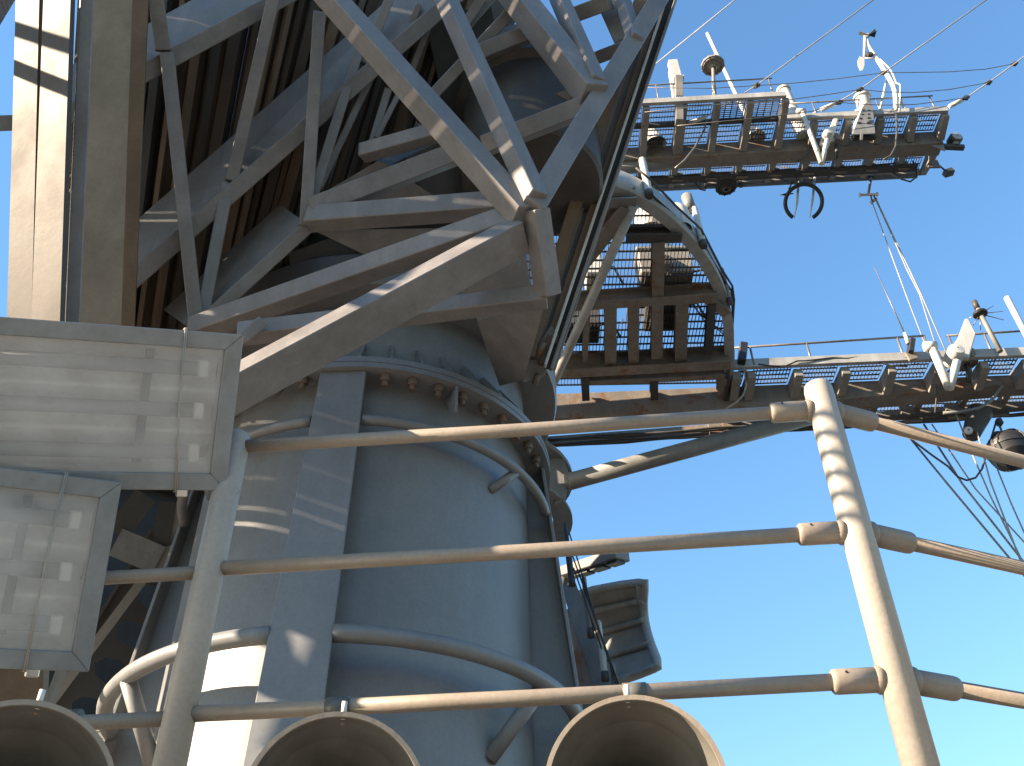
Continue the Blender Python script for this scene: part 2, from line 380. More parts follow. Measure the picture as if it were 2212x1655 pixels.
# left lattice: ribs with shelf plates and diagonals
def rib(p, q, r0, r1, w, off, dr):
    P0, P1 = atR(p, r0), atR(q, r1)
    view = ((P0+P1)/2-CAM).normalized()
    mk('rib_chord', beam(P0, P1, w, w, up=view, twist=0), 'ant', ant, bevel=0.004)
    A = [P0, P1, atR((q[0]+off[0], q[1]+off[1]), r1+dr), atR((p[0]+off[0], p[1]+off[1]), r0+dr)]
    n = (A[1]-A[0]).cross(A[3]-A[0]).normalized()
    mk('rib_plate', prism([v-n*0.006 for v in A], n, 0.012), 'ant', ant)
rib((120, 262), (640, -20), 5.35, 5.8, 0.085, (10, -105), 0.35)
rib((150, 725), (1010, -30), 5.2, 6.0, 0.085, (-10, -110), 0.35)
rib((418, 715), (668, 488), 5.05, 5.2, 0.065, (-62, -45), 0.35)
LR = 0.3
for p, r0, q, r1, wd in (((361, 118), 5.25, (425, 712), 4.85, 0.066), ((332, -40), 5.3, (352, 110), 5.25, 0.07),
                         ((592, -10), 5.4, (500, 392), 5.15, 0.062), ((492, 400), 5.15, (432, 712), 4.85, 0.06),
                         ((690, 30), 5.4, (660, 490), 4.98, 0.062), ((775, 110), 5.5, (655, 490), 4.98, 0.052),
                         ((800, 170), 5.5, (690, 405), 5.2, 0.036), ((852, -30), 5.7, (785, 140), 5.5, 0.05),
                         ((1100, 30), 5.6, (935, 205), 5.4, 0.06), ((1052, -20), 5.8, (985, 80), 5.7, 0.05),
                         ((1072, -10), 5.9, (1010, 60), 5.8, 0.03), ((838, 195), 5.5, (802, 315), 5.3, 0.04),
                         ((868, 190), 5.5, (812, 300), 5.3, 0.03), ((905, 10), 5.7, (845, 165), 5.6, 0.035),
                         ((960, -30), 5.75, (890, 150), 5.65, 0.035)):
    mem('lattice_bar', p, r0+LR-0.1, q, r1+LR-0.1, wd*1.04)
# the sunlit end column at the left
def vslat(pb, pt, rb, rt, w, d, mat='slat', tw=0.0):
    P0, P1 = atR(pb, rb), atR(pt, rt)
    mk('slat', beam(P0, P1, w, d, up=((P0+P1)/2-CAM).normalized(), twist=tw), mat, ant)
for i, (xb, xt, w_) in enumerate(((48, 66, 0.090), (104, 130, 0.104))):
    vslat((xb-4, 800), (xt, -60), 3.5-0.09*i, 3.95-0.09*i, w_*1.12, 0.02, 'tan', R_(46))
vslat((212, 800), (244, -60), 4.6, 5.2, 0.17, 0.02, 'beige_lit', R_(-10)); vslat((262, 800), (300, -60), 4.9, 5.5, 0.10, 0.02, 'slat', R_(10))
mem('column_post', (152, 800), 3.5, (190, -60), 3.95, 0.045, 0.05)
# reflector slats: upright bars set close together behind the ribs
def pline(pl, t):
    seg = [math.hypot(b[0]-a[0], b[1]-a[1]) for a, b in zip(pl, pl[1:])]; tot = sum(seg); s = t*tot
    for a, b, L in zip(pl, pl[1:], seg):
        if s <= L or b is pl[-1]:
            f = s/L; return tuple(x+(y-x)*f for x, y in zip(a, b))
        s -= L
bot = [(130, 800, 5.7), (430, 735, 5.75), (660, 515, 5.85), (830, 330, 6.2), (1090, 100, 6.5)]
N = 110
for i in range(N):
    t = i/(N-1); bx_, by_, rb_ = pline(bot, t)
    lean = 0.06+0.24*min(1, t*2.2)
    H = by_+90
    tx = bx_+lean*H
    rr = 0.06*(i % 3)+0.05*random.random()
    vslat((bx_, by_), (tx, -90), rb_+rr, rb_+0.45+rr, 0.026+0.05*random.random()**2, 0.05, random.choice(('slat', 'slat', 'slat_dark', 'slat_dark', 'ant_shade')), random.uniform(-0.5, 0.5))
# unseen reflector wing on the left, reach and slits shaped for shade and streaks
zz = 3.0
WX = -3.55
while zz < 7.4:
    h_ = random.choice((0.05, 0.06, 0.075, 0.09))
    gap = random.choice((0.003, 0.006, 0.008, 0.012))
    y0_ = 2.15 if zz < 4.15 else (1.75 if zz < 4.6 else (1.55 if zz < 5.0 else 1.0))
    a_ = V((WX+0.02*random.random()+0.08*(2.45-y0_), y0_, CAMZ+zz+h_/2)); y1_ = 5.6 if zz < 4.2 else 3.8
    b_ = V((WX-0.08*(y1_-2.45), y1_, CAMZ+zz+h_/2))
    mk('slat', beam(a_, b_, 0.02, h_), 'slat', ant)
    zz += h_+gap
for k in range(6):                       # unseen bars on struts, added to throw stripes of shade on the corner post
    z_ = CAMZ+2.42+0.060*k
    mk('rung', tube(V((-1.75, 0.75, z_)), V((-1.75, 1.38, z_)), 0.014, n=8), 'slat', ant)
for y_ in (0.78, 1.36):
    mk('shadow_boom_post', tube(V((-1.75, y_, CAMZ+2.36)), V((-1.75, y_, CAMZ+2.80)), 0.014, n=8), 'slat', ant)
    mk('shadow_boom', tube(V((-1.75, y_, CAMZ+2.78)), V((WX+0.02, 2.2, CAMZ+4.3)), 0.025, n=10), 'slat', ant)
for y_ in (2.6, 3.5, 4.5, 5.5):
    mk('wing_post', beam(V((WX-0.03-0.08*(y_-2.45)+0.10, y_, CAMZ+2.5)), V((WX-0.03-0.08*(y_-2.45)+0.10, y_, CAMZ+(7.2 if y_ < 3.7 else 4.2))), 0.06, 0.06), 'ant', ant)
mem('wing_rail', (150, 725), 5.2, (-700, 760), 4.9, 0.08); mem('wing_rail', (120, 262), 5.35, (-900, 300), 4.9, 0.07)
# edge rails on the right side of the reflector
for k, (f, wd, dr, mt) in enumerate(((0.04, 0.055, 0.00, 'slat'), (0.22, 0.030, 0.05, 'ant'), (0.40, 0.050, 0.08, 'ant'), (0.58, 0.028, 0.02, 'slat'), (0.72, 0.012, -0.03, 'white'), (0.84, 0.03, 0.03, 'dark'), (0.97, 0.014, -0.02, 'ant'))):
    b_ = (lerp(1138, 1192, f), lerp(770, 800, f)); t_ = (lerp(1392, 1475, f), -40)
    mem('edge_rail', b_, 5.15+dr, t_, 6.4+dr, wd*1.3, 0.05, 0, mt)
mem('edge_backing', (1165, 790), 5.3, (1438, -40), 6.5, 0.18, 0.03, 0, 'ant')
la = [atR(cc(*q), 5.2) for q in ((2020, 625), (2068, 690), (2005, 870), (1972, 945), (1838, 985), (1872, 860), (1905, 775))]
mk('latch_plate', prism(la, ray(cc(1950, 800)), 0.06), 'ant', ant, bevel=0.004)
mk('latch_pin', tube(atR(cc(1975, 730), 5.15), atR(cc(1930, 830), 5.15), 0.018, n=12), 'bolt', ant)
mk('latch_bolt', tube(atR(cc(1940, 925), 5.18), atR(cc(1915, 990), 5.18), 0.016, n=10), 'bolt', ant)

# ================================================================== GUARD RAILING
PC = V((0.795, 2.0, 0)); PL = V((-0.735, 2.12, 0))
RZ = [1.573, 1.212, 0.854]
rl = thing('guard_railing', 'tan lit three-bar pipe guard railing with corner post and socket sleeves', 'railing', (PC.x, PC.y, DECK2))
def post(p, ztop, r):
    zt = CAMZ+ztop
    g = sweep([V((p.x, p.y, DECK2-0.003)), V((p.x, p.y, zt-0.02)), V((p.x, p.y, zt-0.006)), V((p.x, p.y, zt))], [r, r, r*0.93, r*0.72], 32)
    mk('post', g, 'post_lit', rl)
post(PC, 1.655, 0.0365); post(PL, 1.615, 0.0355)
dl = (PL-PC).normalized(); a_r = R_(68)
dr_ = V((math.sin(a_r), math.cos(a_r), 0))
PR = PC+dr_*1.75; PLL = PL+dl*1.5
post(PR, 1.655, 0.0365); post(PLL, 1.615, 0.0355)
for i, z in enumerate(RZ):
    h = V((0, 0, CAMZ+z)); hl = h-V((0, 0, 0.004 if i else 0))
    mk('rail', sweep([PC+dl*0.08+h, lerp(PC, PL, 0.5)+h-V((0, 0, 0.004)), PL+hl], 0.0178, 18), 'rail_paint', rl)
    mk('rail', tube(PL+hl-V((0, 0, 0.008)), PLL+hl-V((0, 0, 0.008)), 0.0165, n=18), 'rail_paint', rl)
    mk('rail', tube(PC+dr_*0.08+h, PR+h, 0.0178, n=18), 'rail_paint', rl)
    for d in (dl, dr_):
        ln = 0.135 if d is dl else 0.155
        mk('socket_sleeve', sweep([PC+d*0.02+h, PC+d*(ln-0.012)+h, PC+d*(ln-0.004)+h, PC+d*ln+h], [0.0265, 0.0265, 0.0255, 0.021], 22), 'rail_paint', rl)
        mk('weld_bead', sweep([PC+d*0.030+h, PC+d*0.038+h, PC+d*0.046+h], [0.026, 0.031, 0.026], 18, False), 'rail_paint', rl)
    mk('drain_hole', tube(PC+dl*0.108+h-V((0, 0.0262, -0.010)), PC+dl*0.108+h-V((0, 0.0268, -0.010)), 0.003, n=8), 'black', rl)

# ================================================================== FLUORESCENT FLOODLIGHTS
def floodlight(label, corners, rng, depth, clampx, wires):
    """corners: front face tl, tr, br, bl in photo pixels"""
    cx = sum(p[0] for p in corners)/4; cy = sum(p[1] for p in corners)/4
    n = -(ray((cx, cy)).normalized())
    c0 = CAM-n*rng
    def pl(p):
        d = ray(p); t = (c0-CAM).dot(n)/d.dot(n); return CAM+d*t
    tl, tr, br, bl = [pl(p) for p in corners]
    ex = (tr-tl).normalized(); ey = (ex.cross(n)).normalized()
    if ey.z > 0: ey = -ey              # ey points down the face
    O = tr
    W = (tr-tl).length; H = abs((br-tr).dot(ey)); sk = (br-tr).dot(ex)
    def q(u, v, w=0.0):               # u leftwards from right edge, v down, w into the fixture
        return O-ex*u+ey*v+ex*(sk*v/H)-n*w
    f = thing('fluorescent_floodlight', label, 'floodlight', q(W/2, H, depth), 'weatherproof floodlights on the railing')
    b = 0.042
    ftc = q(W/2, H/2, depth)
    # housing: tapered open tray
    rim = [q(0, 0, 0.02), q(W, 0, 0.02), q(W, H, 0.02), q(0, H, 0.02)]
    mid = [q(0, 0.0, depth*0.55), q(W, 0.0, depth*0.55), q(W, H, depth*0.55), q(0, H, depth*0.55)]
    ins = 0.05
    bk = [q(ins, ins, depth), q(W-ins, ins, depth), q(W-ins, H-ins, depth), q(ins, H-ins, depth)]
    vs = rim+mid+bk; fs = []
    for o in (0, 4):
        fs += [(o+i, o+(i+1) % 4, o+4+(i+1) % 4, o+4+i) for i in range(4)]
    fs.append((8, 9, 10, 11))
    hs = mk('housing', (vs, fs, [0]*len(fs)), 'frame', f)
    # reflector tray inside
    e = b*0.9
    nv_ = 42; vs = []; fs = []
    for k in range(nv_+1):
        t_ = k/nv_; v = lerp(e, H-e, t_)
        edge_ = min(1.0, min(t_, 1-t_)/0.06)
        w_ = 0.024+edge_*(depth*0.42+depth*0.20*abs(math.sin(math.pi*3*t_)))
        vs += [q(e, v, w_), q(W-e, v, w_)]
    for k in range(nv_): fs.append((2*k, 2*k+1, 2*k+3, 2*k+2))
    rfl = mk('reflector', (vs, fs, [1]*len(fs)), 'tray', f)
    for u_ in (e, W-e):
        mk('end_plate', prism([q(u_, e, 0.024), q(u_, H-e, 0.024), q(u_, H-e, depth*0.7), q(u_, e, depth*0.7)], ex, 0.003 if u_ == e else -0.003), 'tray', f)
    # front frame, four mitred strips
    out = [(0, 0), (W, 0), (W, H), (0, H)]; inn = [(b, b), (W-b, b), (W-b, H-b), (b, H-b)]
    for i in range(4):
        j = (i+1) % 4
        poly = [q(*out[i]), q(*out[j]), q(*inn[j]), q(*inn[i])]
        mk('front_frame', prism(poly, -n, 0.024), 'frame', f, bevel=0.002)
    ps = [q(b-.006, b-.006, 0.012), q(W-b+.006, b-.006, 0.012), q(W-b+.006, H-b+.006, 0.012), q(b-.006, H-b+.006, 0.012)]
    mk('glass_pane', prism(ps, -n, 0.003), 'pane_glass', f)
    for k in range(3):
        v = lerp(e, H-e, (k+0.5)/3)
        mk('lamp_tube', tube(q(b+.05, v, depth*0.34), q(W-b-.03, v, depth*0.34), 0.019, n=16), 'tube', f)
        mk('lamp_holder', beam(q(b+.028, v, depth*0.36), q(b+.055, v, depth*0.36), 0.045, 0.055, up=n), 'tray', rfl, bevel=0.004)
    mk('lamp_clip', beam(q(clampx, H*0.12, depth*0.40), q(clampx, H*0.84, depth*0.40), 0.02, 0.03, up=n), 'dark', f)
    for u0, u1 in wires:
        for d_ in (0.0, 0.004):
            pts = [q(u0+d_, -0.004, 0.03), q(u0+d_, -0.006, -0.004), q(lerp(u0, u1, .5)+d_*0.3+0.004, H*0.5, -0.006), q(u1-d_, H+0.004, -0.006), q(u1-d_, H+0.006, 0.03)]
            mk('tie_wire', sweep(pts, 0.0016, 6), 'rope', f)
        mk('latch', beam(q(u1-.005, H+0.004, 0.03), q(u1-.035, H+0.004, 0.03), 0.03, 0.016, up=n), 'steel', hs, bevel=0.003)
    return f, q, W, H
f1, q1, W1, H1 = floodlight('large grey box floodlight with wired glass front, upper one, clamped to the railing post',
    [(-260, 665), (527, 723), (488, 1060), (-300, 1000)], 2.60, 0.18, 0.215, [(0.141, 0.123)])
f2, q2, W2, H2 = floodlight('grey box floodlight hung below the larger one, glass crossed by a tie wire',
    [(-420, 958), (264, 1042), (192, 1452), (-470, 1370)], 2.52, 0.16, 0.19, [(0.122, 0.135)])
for f_, q_, W_, H_, zz in ((f1, q1, W1, H1, 0.18), (f2, q2, W2, H2, 0.16)):
    for u in (0.26, 0.66):
        a = q_(u, H_*0.5, zz-0.01)
        # straight back to the nearest rail plane
        y = lerp(PL.y, PLL.y, 0.3)+0.0
        z_t = CAMZ+(RZ[0] if f_ is f1 else RZ[1])-0.012
        bpt = V((a.x, PL.y+(a.x-PL.x)*(dl.y/dl.x), z_t))
        mk('mounting_bracket', beam(a, bpt, 0.04, 0.012), 'grey', f_)
        mk('rail_clamp', tube(bpt-dl*0.02, bpt+dl*0.02, 0.024, n=14), 'grey', f_)

# ================================================================== HORN LOUDSPEAKERS
def horn(label, px, rpx, rng):
    c0 = atR(px, rng); R0 = px2m(rpx, rng)
    ax = (CAM-c0).normalized(); ax = (ax+V((0, 0, 0.10))).normalized()
    h = thing('horn_loudspeaker', label, 'loudspeaker', c0-ax*0.2, 'horn loudspeakers hung below the railing')
    prof = [(R0, 0.0), (R0*0.96, -0.035), (R0*0.84, -0.09), (R0*0.62, -0.15), (R0*0.40, -0.20), (R0*0.27, -0.245)]
    inner = [(r-0.004, z+0.001) for r, z in prof]
    bel = mk('bell', lathe(c0, ax, prof+inner[::-1], 64, closed_prof=True), 'horn', h)
    mk('rim', lathe(c0, ax, [(R0-0.006, 0.004), (R0+0.003, 0.004), (R0+0.003, -0.008), (R0-0.006, -0.008)], 64, closed_prof=True), 'rail_paint', bel)
    mk('throat', lathe(c0, ax, [(0.001, -0.242), (R0*0.28, -0.242), (R0*0.30, -0.26), (R0*0.30, -0.36), (R0*0.22, -0.38), (0.001, -0.38)], 32), 'horn', h)
    mk('deflector', lathe(c0, ax, [(0.001, -0.06), (R0*0.16, -0.075), (R0*0.27, -0.12), (R0*0.2, -0.18), (0.05, -0.243)], 32), 'horn', h)
    d, a, b = frame_of(ax); up = (V((0, 0, 1))-ax*ax.z).normalized()
    e = c0+up*(R0-0.004)-ax*0.02
    mk('drain_pin', tube(e-up*0.004, e+up*0.03, 0.0055, n=12), 'white', h)
    mk('screw', lathe(c0+up*(R0-0.016)-ax*0.012, -up, [(0.0045, 0), (0.003, 0.003), (0.0001, 0.0035)], 10), 'bolt', bel)
    # bracket up to the lowest bar
    top = c0-ax*0.31
    yy = PC.y+(top.x-PC.x)*(dl.y/dl.x)
    tz = CAMZ+RZ[2]-0.006
    mk('bracket', sweep([top, V((top.x, yy, lerp(top.z, tz, 0.35))), V((top.x, yy, tz))], 0.012, 10), 'horn', h)
    mk('bracket_clamp', tube(V((top.x, yy, tz))-dl*0.025, V((top.x, yy, tz))+dl*0.025, 0.024, n=14), 'horn', h)
horn('dark horn loudspeaker mouth in front of the pedestal, below the lowest railing bar', (722, 1748), 181, 1.98)
horn('dark horn loudspeaker mouth against the sky, overlapping the lowest railing bar', (1374, 1708), 181, 1.98)
horn('dark horn loudspeaker mouth underneath the two floodlights', (18, 1738), 180, 1.98)

# ================================================================== MAIN MAST AND YARDS BEHIND
MX, MY, MR = -0.30, 8.75, 0.74
mast = thing('main_mast', 'thick grey tubular main mast rising behind the antenna pedestal', 'mast', (MX, MY, DECK2))
mk('mast_tube', tube(V((MX, MY, DECK2-0.004)), V((MX, MY, CAMZ+13.5)), MR, 0.55, 48), 'mast_grey', mast)
mk('mast_collar', lathe(V((MX, MY, CAMZ)), (0, 0, 1), [(0.70, 5.95), (0.93, 5.95), (0.93, 6.0), (0.70, 6.0)], 48, closed_prof=True), 'grey', mast)
mk('mast_collar', lathe(V((MX, MY, CAMZ)), (0, 0, 1), [(0.70, 5.45), (0.90, 5.45), (0.90, 5.48), (0.70, 5.48)], 48, closed_prof=True), 'grey', mast)

def grating(A, B, C, D, nthin, nthick, thin=0.006, thick=0.013, h=0.014):
    """A-B one edge, D-C the opposite edge; thin bars run A->D, thick bars run A->B"""
    g = ([], [], [])
    ms = []
    for i in range(nthin+1):
        t = i/nthin; ms.append(beam(lerp(A, B, t), lerp(D, C, t), thin, h))
    for i in range(nthick+1):
        t = i/nthick; ms.append(beam(lerp(A, D, t)-V((0, 0, 0.004)), lerp(B, C, t)-V((0, 0, 0.004)), thick, h*0.8))
    return join(*ms)
def GX(p, z): return atZ(p, z).x

# ---------------- upper yard
ZU = 11.3
uy = thing('upper_yardarm', 'upper grey walkway yardarm with open grating bays and rusty box girder', 'yardarm', (MX, 8.5, CAMZ+ZU))
def U(x, yo, z=ZU): return V((x, yo-0.045*x, CAMZ+z))
EO, EI, GN, GF, FE = 7.79, 8.16, 8.515, 8.73, 9.19
XL, XS, XR = 0.15, 3.66, 5.87
gir = [U(XL, GN, ZU-0.27), U(XL, GF, ZU-0.27), U(XL, GF, ZU-0.01), U(XL, GN, ZU-0.01)]
mk('box_girder', prism(gir, U(XR, GN)-U(XL, GN), (U(XR, GN)-U(XL, GN)).length), 'rusty', uy, bevel=0.006)
mk('edge_beam', beam(U(XL, EO, ZU-0.03), U(XS, EO, ZU-0.03), 0.05, 0.10), 'pale', uy, bevel=0.003)
mk('edge_beam', beam(U(XS+0.03, EI, ZU-0.03), U(XR, EI, ZU-0.03), 0.05, 0.10), 'pale', uy, bevel=0.003)
mk('edge_beam', beam(U(XL, FE, ZU-0.03), U(XR+0.03, FE, ZU-0.03), 0.05, 0.10), 'beam', uy, bevel=0.003)
mk('stringer', beam(U(XL, EI-0.02, ZU-0.05), U(XS, EI-0.02, ZU-0.05), 0.05, 0.08), 'dark', uy)
bxs = [0.55, 1.2]+[GX(c5(x, 880), ZU-0.1) for x in (145, 432, 712, 975, 1255, 1530)]+[GX(c6(x, 850), ZU-0.1) for x in (340, 602, 866, 1118)]
for i, x in enumerate(bxs):
    w_ = 0.13 if i == 3 else 0.085
    near = EO if x < XS+0.05 else EI
    mk('bracket', beam(U(x, near+0.03, ZU-0.09), U(x, GN, ZU-0.13), w_, 0.10, h1=0.22), 'beam', uy, bevel=0.003)
    mk('bracket', beam(U(x, GF, ZU-0.13), U(x, FE-0.02, ZU-0.08), 0.075, 0.20, h1=0.08), 'beam', uy, bevel=0.003)
for a, b in zip(bxs, bxs[1:]):
    a_, b_ = a+0.05, b-0.05
    nt_ = max(4, int((b_-a_)/0.034))
    stuff(mk('grating', grating(U(a_, EI+0.02), U(b_, EI+0.02), U(b_, GN-0.02), U(a_, GN-0.02), nt_, 4), 'grate', uy))
    stuff(mk('grating', grating(U(a_, GF+0.02), U(b_, GF+0.02), U(b_, FE-0.03), U(a_, FE-0.03), nt_, 4), 'grate', uy))
    if b < XS+0.1:
        if a > 2.5:
            stuff(mk('grating', grating(U(a_, EO+0.03), U(a_, EI-0.03), U(b_, EI-0.03), U(b_, EO+0.03), 10, 4), 'grate', uy))
        else:
            stuff(mk('grating', grating(U(a_, EO+0.03), U(b_, EO+0.03), U(b_, EI-0.03), U(a_, EI-0.03), nt_, 4), 'grate', uy))
def guard(parent, xs, f, yo, z0, h, r=0.011, ext=0.05):
    mk('guard_rail', tube(f(xs[0]-ext, yo, z0+h), f(xs[-1]+ext, yo, z0+h), r, n=8), 'wire', parent)
    for x in xs: mk('guard_post', tube(f(x, yo, z0-0.02), f(x, yo, z0+h), r*0.9, n=8), 'wire', parent)
guard(uy, [1.3, 2.0, 2.75, 3.50], U, EO, ZU, 0.36); guard(uy, [3.75, 4.15, 5.0, 5.72], U, EI, ZU, 0.30)
# brace pipe and cable trays
mk('brace_pipe', tube(atY(c5(-260, 1225), 8.55), atY(c5(640, 1132), 8.60), 0.085, 0.085, 20), 'grey', uy)
mk('cable_tray', beam(U(XL, FE-0.22, ZU-0.20), U(XR-0.2, FE-0.22, ZU-0.20), 0.12, 0.02), 'dark', uy)
for k in range(5):
    pts = [U(XL+(XR-0.5-XL)*i/14, FE-0.28+0.03*k, ZU-0.17-0.012*(k % 2)+0.012*math.sin(i*1.9+k)) for i in range(15)]
    mk('cable', sweep(pts, 0.012, 6), 'cable', uy)
for x in bxs[1:]: mk('cable_hanger', beam(U(x+0.06, FE-0.22, ZU-0.05), U(x+0.06, FE-0.22, ZU-0.22), 0.03, 0.16), 'rusty', uy)
mk('lower_pipe', tube(U(XL, FE+0.03, ZU-0.10), U(XR-0.1, FE+0.03, ZU-0.10), 0.018, n=8), 'grey', uy)
for i, pl_ in enumerate(([c5(560, 1310), c5(600, 1370), c5(645, 1382), c5(655, 1340), c5(610, 1290)],
            [c6(715, 1230), c6(790, 1290), c6(860, 1310), c6(915, 1270), c6(905, 1180), c6(880, 1140)],
            [c6(745, 760), c6(750, 900), c6(740, 1020), c6(700, 1095), c6(640, 1130)],
            [c5(1500, 960), c5(1505, 1060), c5(1450, 1120), c5(1390, 1140)],
            [c5(660, 800), c5(640, 880), c5(560, 1030), c5(480, 1130), c5(400, 1200)],
            [c5(1270, 1185), c5(1340, 1200), c5(1390, 1260), c5(1410, 1350)], [c5(1260, 1275), c5(1300, 1300), c5(1365, 1310), c5(1335, 1370)])):
    y_ = (8.95, 8.75, 7.9, 8.3, 8.0, 8.9, 8.9)[i]
    mk('cable_loop', sweep([atY(p, y_) for p in pl_], 0.013, 6), 'cable' if i != 4 else 'wire', uy)

def ppole(name, label, cat, p0, p1, y0, y1, r0, r1, mat='white', extra=None, group=None):
    A, B = atY(p0, y0), atY(p1, y1)
    t = thing(name, label, cat, A, group)
    d = (B-A).normalized()
    mk('rod', sweep([A, A+d*0.03, B-d*0.03, B-d*0.01, B], [r0, r0, r1, r1*0.9, r1*0.5], 14), mat, t)
    return t, A, B
# white boxes and poles on the upper yard
t, A, B = ppole('whip_antenna', 'long white pole antenna rising from a cone foot behind the round bolted disc', 'antenna', c5(1068, 950), c5(662, 88), 8.35, 8.35, 0.032, 0.028)
mk('cone_foot', lathe(A, (B-A), [(0.13, 0.0), (0.12, 0.03), (0.04, 0.36), (0.03, 0.38)], 20), 'white', t)
t = thing('pole_foot', 'white cone antenna foot seen through the grating next to the tall white slab', 'antenna', atY(c5(240, 1005), 8.35))
A = atY(c5(245, 1005), 8.35); mk('cone', lathe(A, (-0.10, 0, 1), [(0.14, 0), (0.13, 0.03), (0.045, 0.40), (0.001, 0.41)], 20), 'white', t)
t = thing('slab_antenna', 'tall white flat slab antenna on a square grey post at the yard edge', 'antenna', atY(c5(432, 1060), 8.3))
mk('post', beam(atY(c5(432, 830), 7.82), atY(c5(428, 465), 7.70), 0.145, 0.10), 'beam', t, bevel=0.004)
mk('slab', prism([atY(c5(*q), 7.75) for q in ((345, 305), (418, 300), (462, 462), (388, 472))], (0, 1, 0.3), 0.12), 'white', t, bevel=0.005)
mk('side_plate', prism([atY(c5(*q), 7.88) for q in ((345, 395), (372, 400), (398, 620), (382, 625))], (0, 1, 0.3), 0.05), 'white', t, bevel=0.003)
mk('cap', beam(atY(c5(388, 470), 7.72), atY(c5(468, 468), 7.72), 0.12, 0.03), 'white', t)
def disc_ant(label, pc, pb, y, r, mat, ribs=12):
    c = atY(pc, y); t = thing('disc_antenna', label, 'antenna', atY(pb, y))
    mk('disc', lathe(c, (0, 0, 1), [(0.01, 0), (r*0.55, 0), (r*0.6, 0.02), (r, 0.02), (r, 0.05), (r*0.92, 0.07), (0.01, 0.10)], 40), mat, t)
    mk('rim_ring', lathe(c, (0, 0, 1), [(r*0.80, 0.0), (r*0.88, 0.0), (r*0.88, 0.03), (r*0.80, 0.03)], 40, closed_prof=True), mat, t)
    for k in range(ribs):
        a = 2*math.pi*k/ribs; e = V((math.cos(a), math.sin(a), 0))
        mk('stud', tube(c+e*r*0.97+V((0, 0, 0.01)), c+e*r*0.97+V((0, 0, 0.06)), 0.010, n=6), mat, t)
    mk('stem', tube(atY(pb, y), c+V((0, 0, 0.02)), 0.03, 0.022, 12), mat, t)
    mk('collar', lathe(c, (0, 0, -1), [(0.055, -0.01), (0.055, 0.02), (0.03, 0.04)], 16), mat, t)
    return t
disc_ant('round bolted disc antenna on a stem standing above the upper yard', c5(712, 365), c5(722, 625), 7.76, 0.158, 'beam')
disc_ant('dark round disc antenna hanging under the far side of the upper yard', c5(820, 1362), c5(838, 1290), 9.0, 0.15, 'dark')
t, A, B = ppole('stub_canister', 'small black canister hanging under the upper yard beside the hanging disc', 'canister', c5(940, 1345), c5(942, 1250), 9.05, 9.05, 0.036, 0.036, 'dark')
t, A, B = ppole('radome_tube', 'thick short white tube radome at the step of the upper yard', 'radome', c5(1455, 945), c5(1290, 560), 8.3, 8.2, 0.095, 0.088, 'white')
mk('end_ring', lathe(B, (B-A), [(0.085, -0.02), (0.1, -0.02), (0.1, 0.02), (0.08, 0.04), (0.01, 0.05)], 24), 'white', t)
def vee(label, pts, y, r, blade, bc, dc, drad, group):
    """V shaped arm carrying a blade shaped radiator over a round base"""
    P = [atY(p, y) for p in pts]
    t = thing('vee_arm_antenna', label, 'antenna', P[1], group)
    mk('arm', tube(P[0], P[1], r*0.8, r, 14), 'white', t)
    mk('arm', tube(P[1], P[2], r, r*0.9, 14), 'white', t)
    mk('arm_cap', tube(P[0]+V((-0.07, 0, 0)), P[0]+V((0.05, 0, 0)), r*1.15, n=14), 'white', t)
    bl = [atY(p, y+0.05) for p in blade]
    mk('blade', prism(bl, (0.15, 1, -0.1), 0.06), 'white', t, bevel=0.008)
    mk('hub', lathe(atY(bc, y+0.02), (0.1, -1, 0.2), [(0.01, 0.09), (r*1.6, 0.08), (r*1.9, 0.03), (r*1.9, -0.12), (0.01, -0.13)], 24), 'white', t)
    c = atY(dc, y+0.25)
    bs = mk('base_disc', lathe(c, (0, 0, 1), [(0.01, 0.0), (drad*0.9, 0.01), (drad, 0.04), (drad, 0.12), (drad*0.85, 0.15), (0.01, 0.16)], 32), 'rusty', t)
    mk('base_pipe', sweep([c+V((0, 0.0, 0)), c+V((0.0, 0.0, -0.08)), c+V((-0.03, 0.06, -0.22))], 0.03, 8), 'dark', t)
    mk('hub_arm', tube(atY(bc, y+0.02), c+V((0, 0, 0.08)), r*0.9, n=10), 'white', t)
    return t
vee('white V arm with slim blade radiator mounted on the upper yard', [c5(1440, 730), c6(133, 1160), c6(176, 965)], 7.9, 0.034,
    [c6(178, 915), c6(232, 775), c6(250, 750), c6(268, 790), c6(235, 905), c6(210, 960), c6(185, 965)], c6(175, 938), c6(250, 1010), 0.105, 'V arm antennas on the yards')
# perforated hood
t = thing('perforated_hood', 'grey tapering hood with two columns of round holes on the upper yard', 'hood', atY(c6(475, 940), 8.0))
hp = [c6(505, 655), c6(540, 668), c6(552, 700), c6(572, 912), c6(384, 920), c6(470, 690)]
fpl = mk('front_plate', prism([atY(p, 7.86) for p in hp], (0, 1, 0.2), 0.02), 'grey', t)
mk('side_plate', prism([atY(c6(470, 690), 7.87), atY(c6(384, 920), 7.87), atY(c6(372, 968), 8.1), atY(c6(405, 720), 8.15)], (1, 0.1, 0), 0.02), 'white', t)
for (u, v, r) in ((477, 724, 8), (522, 722, 8), (467, 757, 10), (521, 755, 10), (456, 792, 12), (523, 788, 13), (443, 831, 16), (522, 828, 17)):
    c = atY(c6(u, v), 7.857); mk('hole', lathe(c, (0, -1, -0.2), [(0.001, 0.0), (r*0.0017, 0.0), (r*0.0017, -0.004)], 18), 'black', fpl)
c = atY(c6(475, 655), 8.0)
mk('collar', lathe(c, (-0.05, -0.3, 1), [(0.095, -0.22), (0.10, 0.06), (0.118, 0.07), (0.118, 0.10), (0.01, 0.11)], 32), 'white', t)
mk('opening', beam(atY(c6(384, 943), 7.95), atY(c6(568, 938), 7.95), 0.06, 0.085), 'black', t)
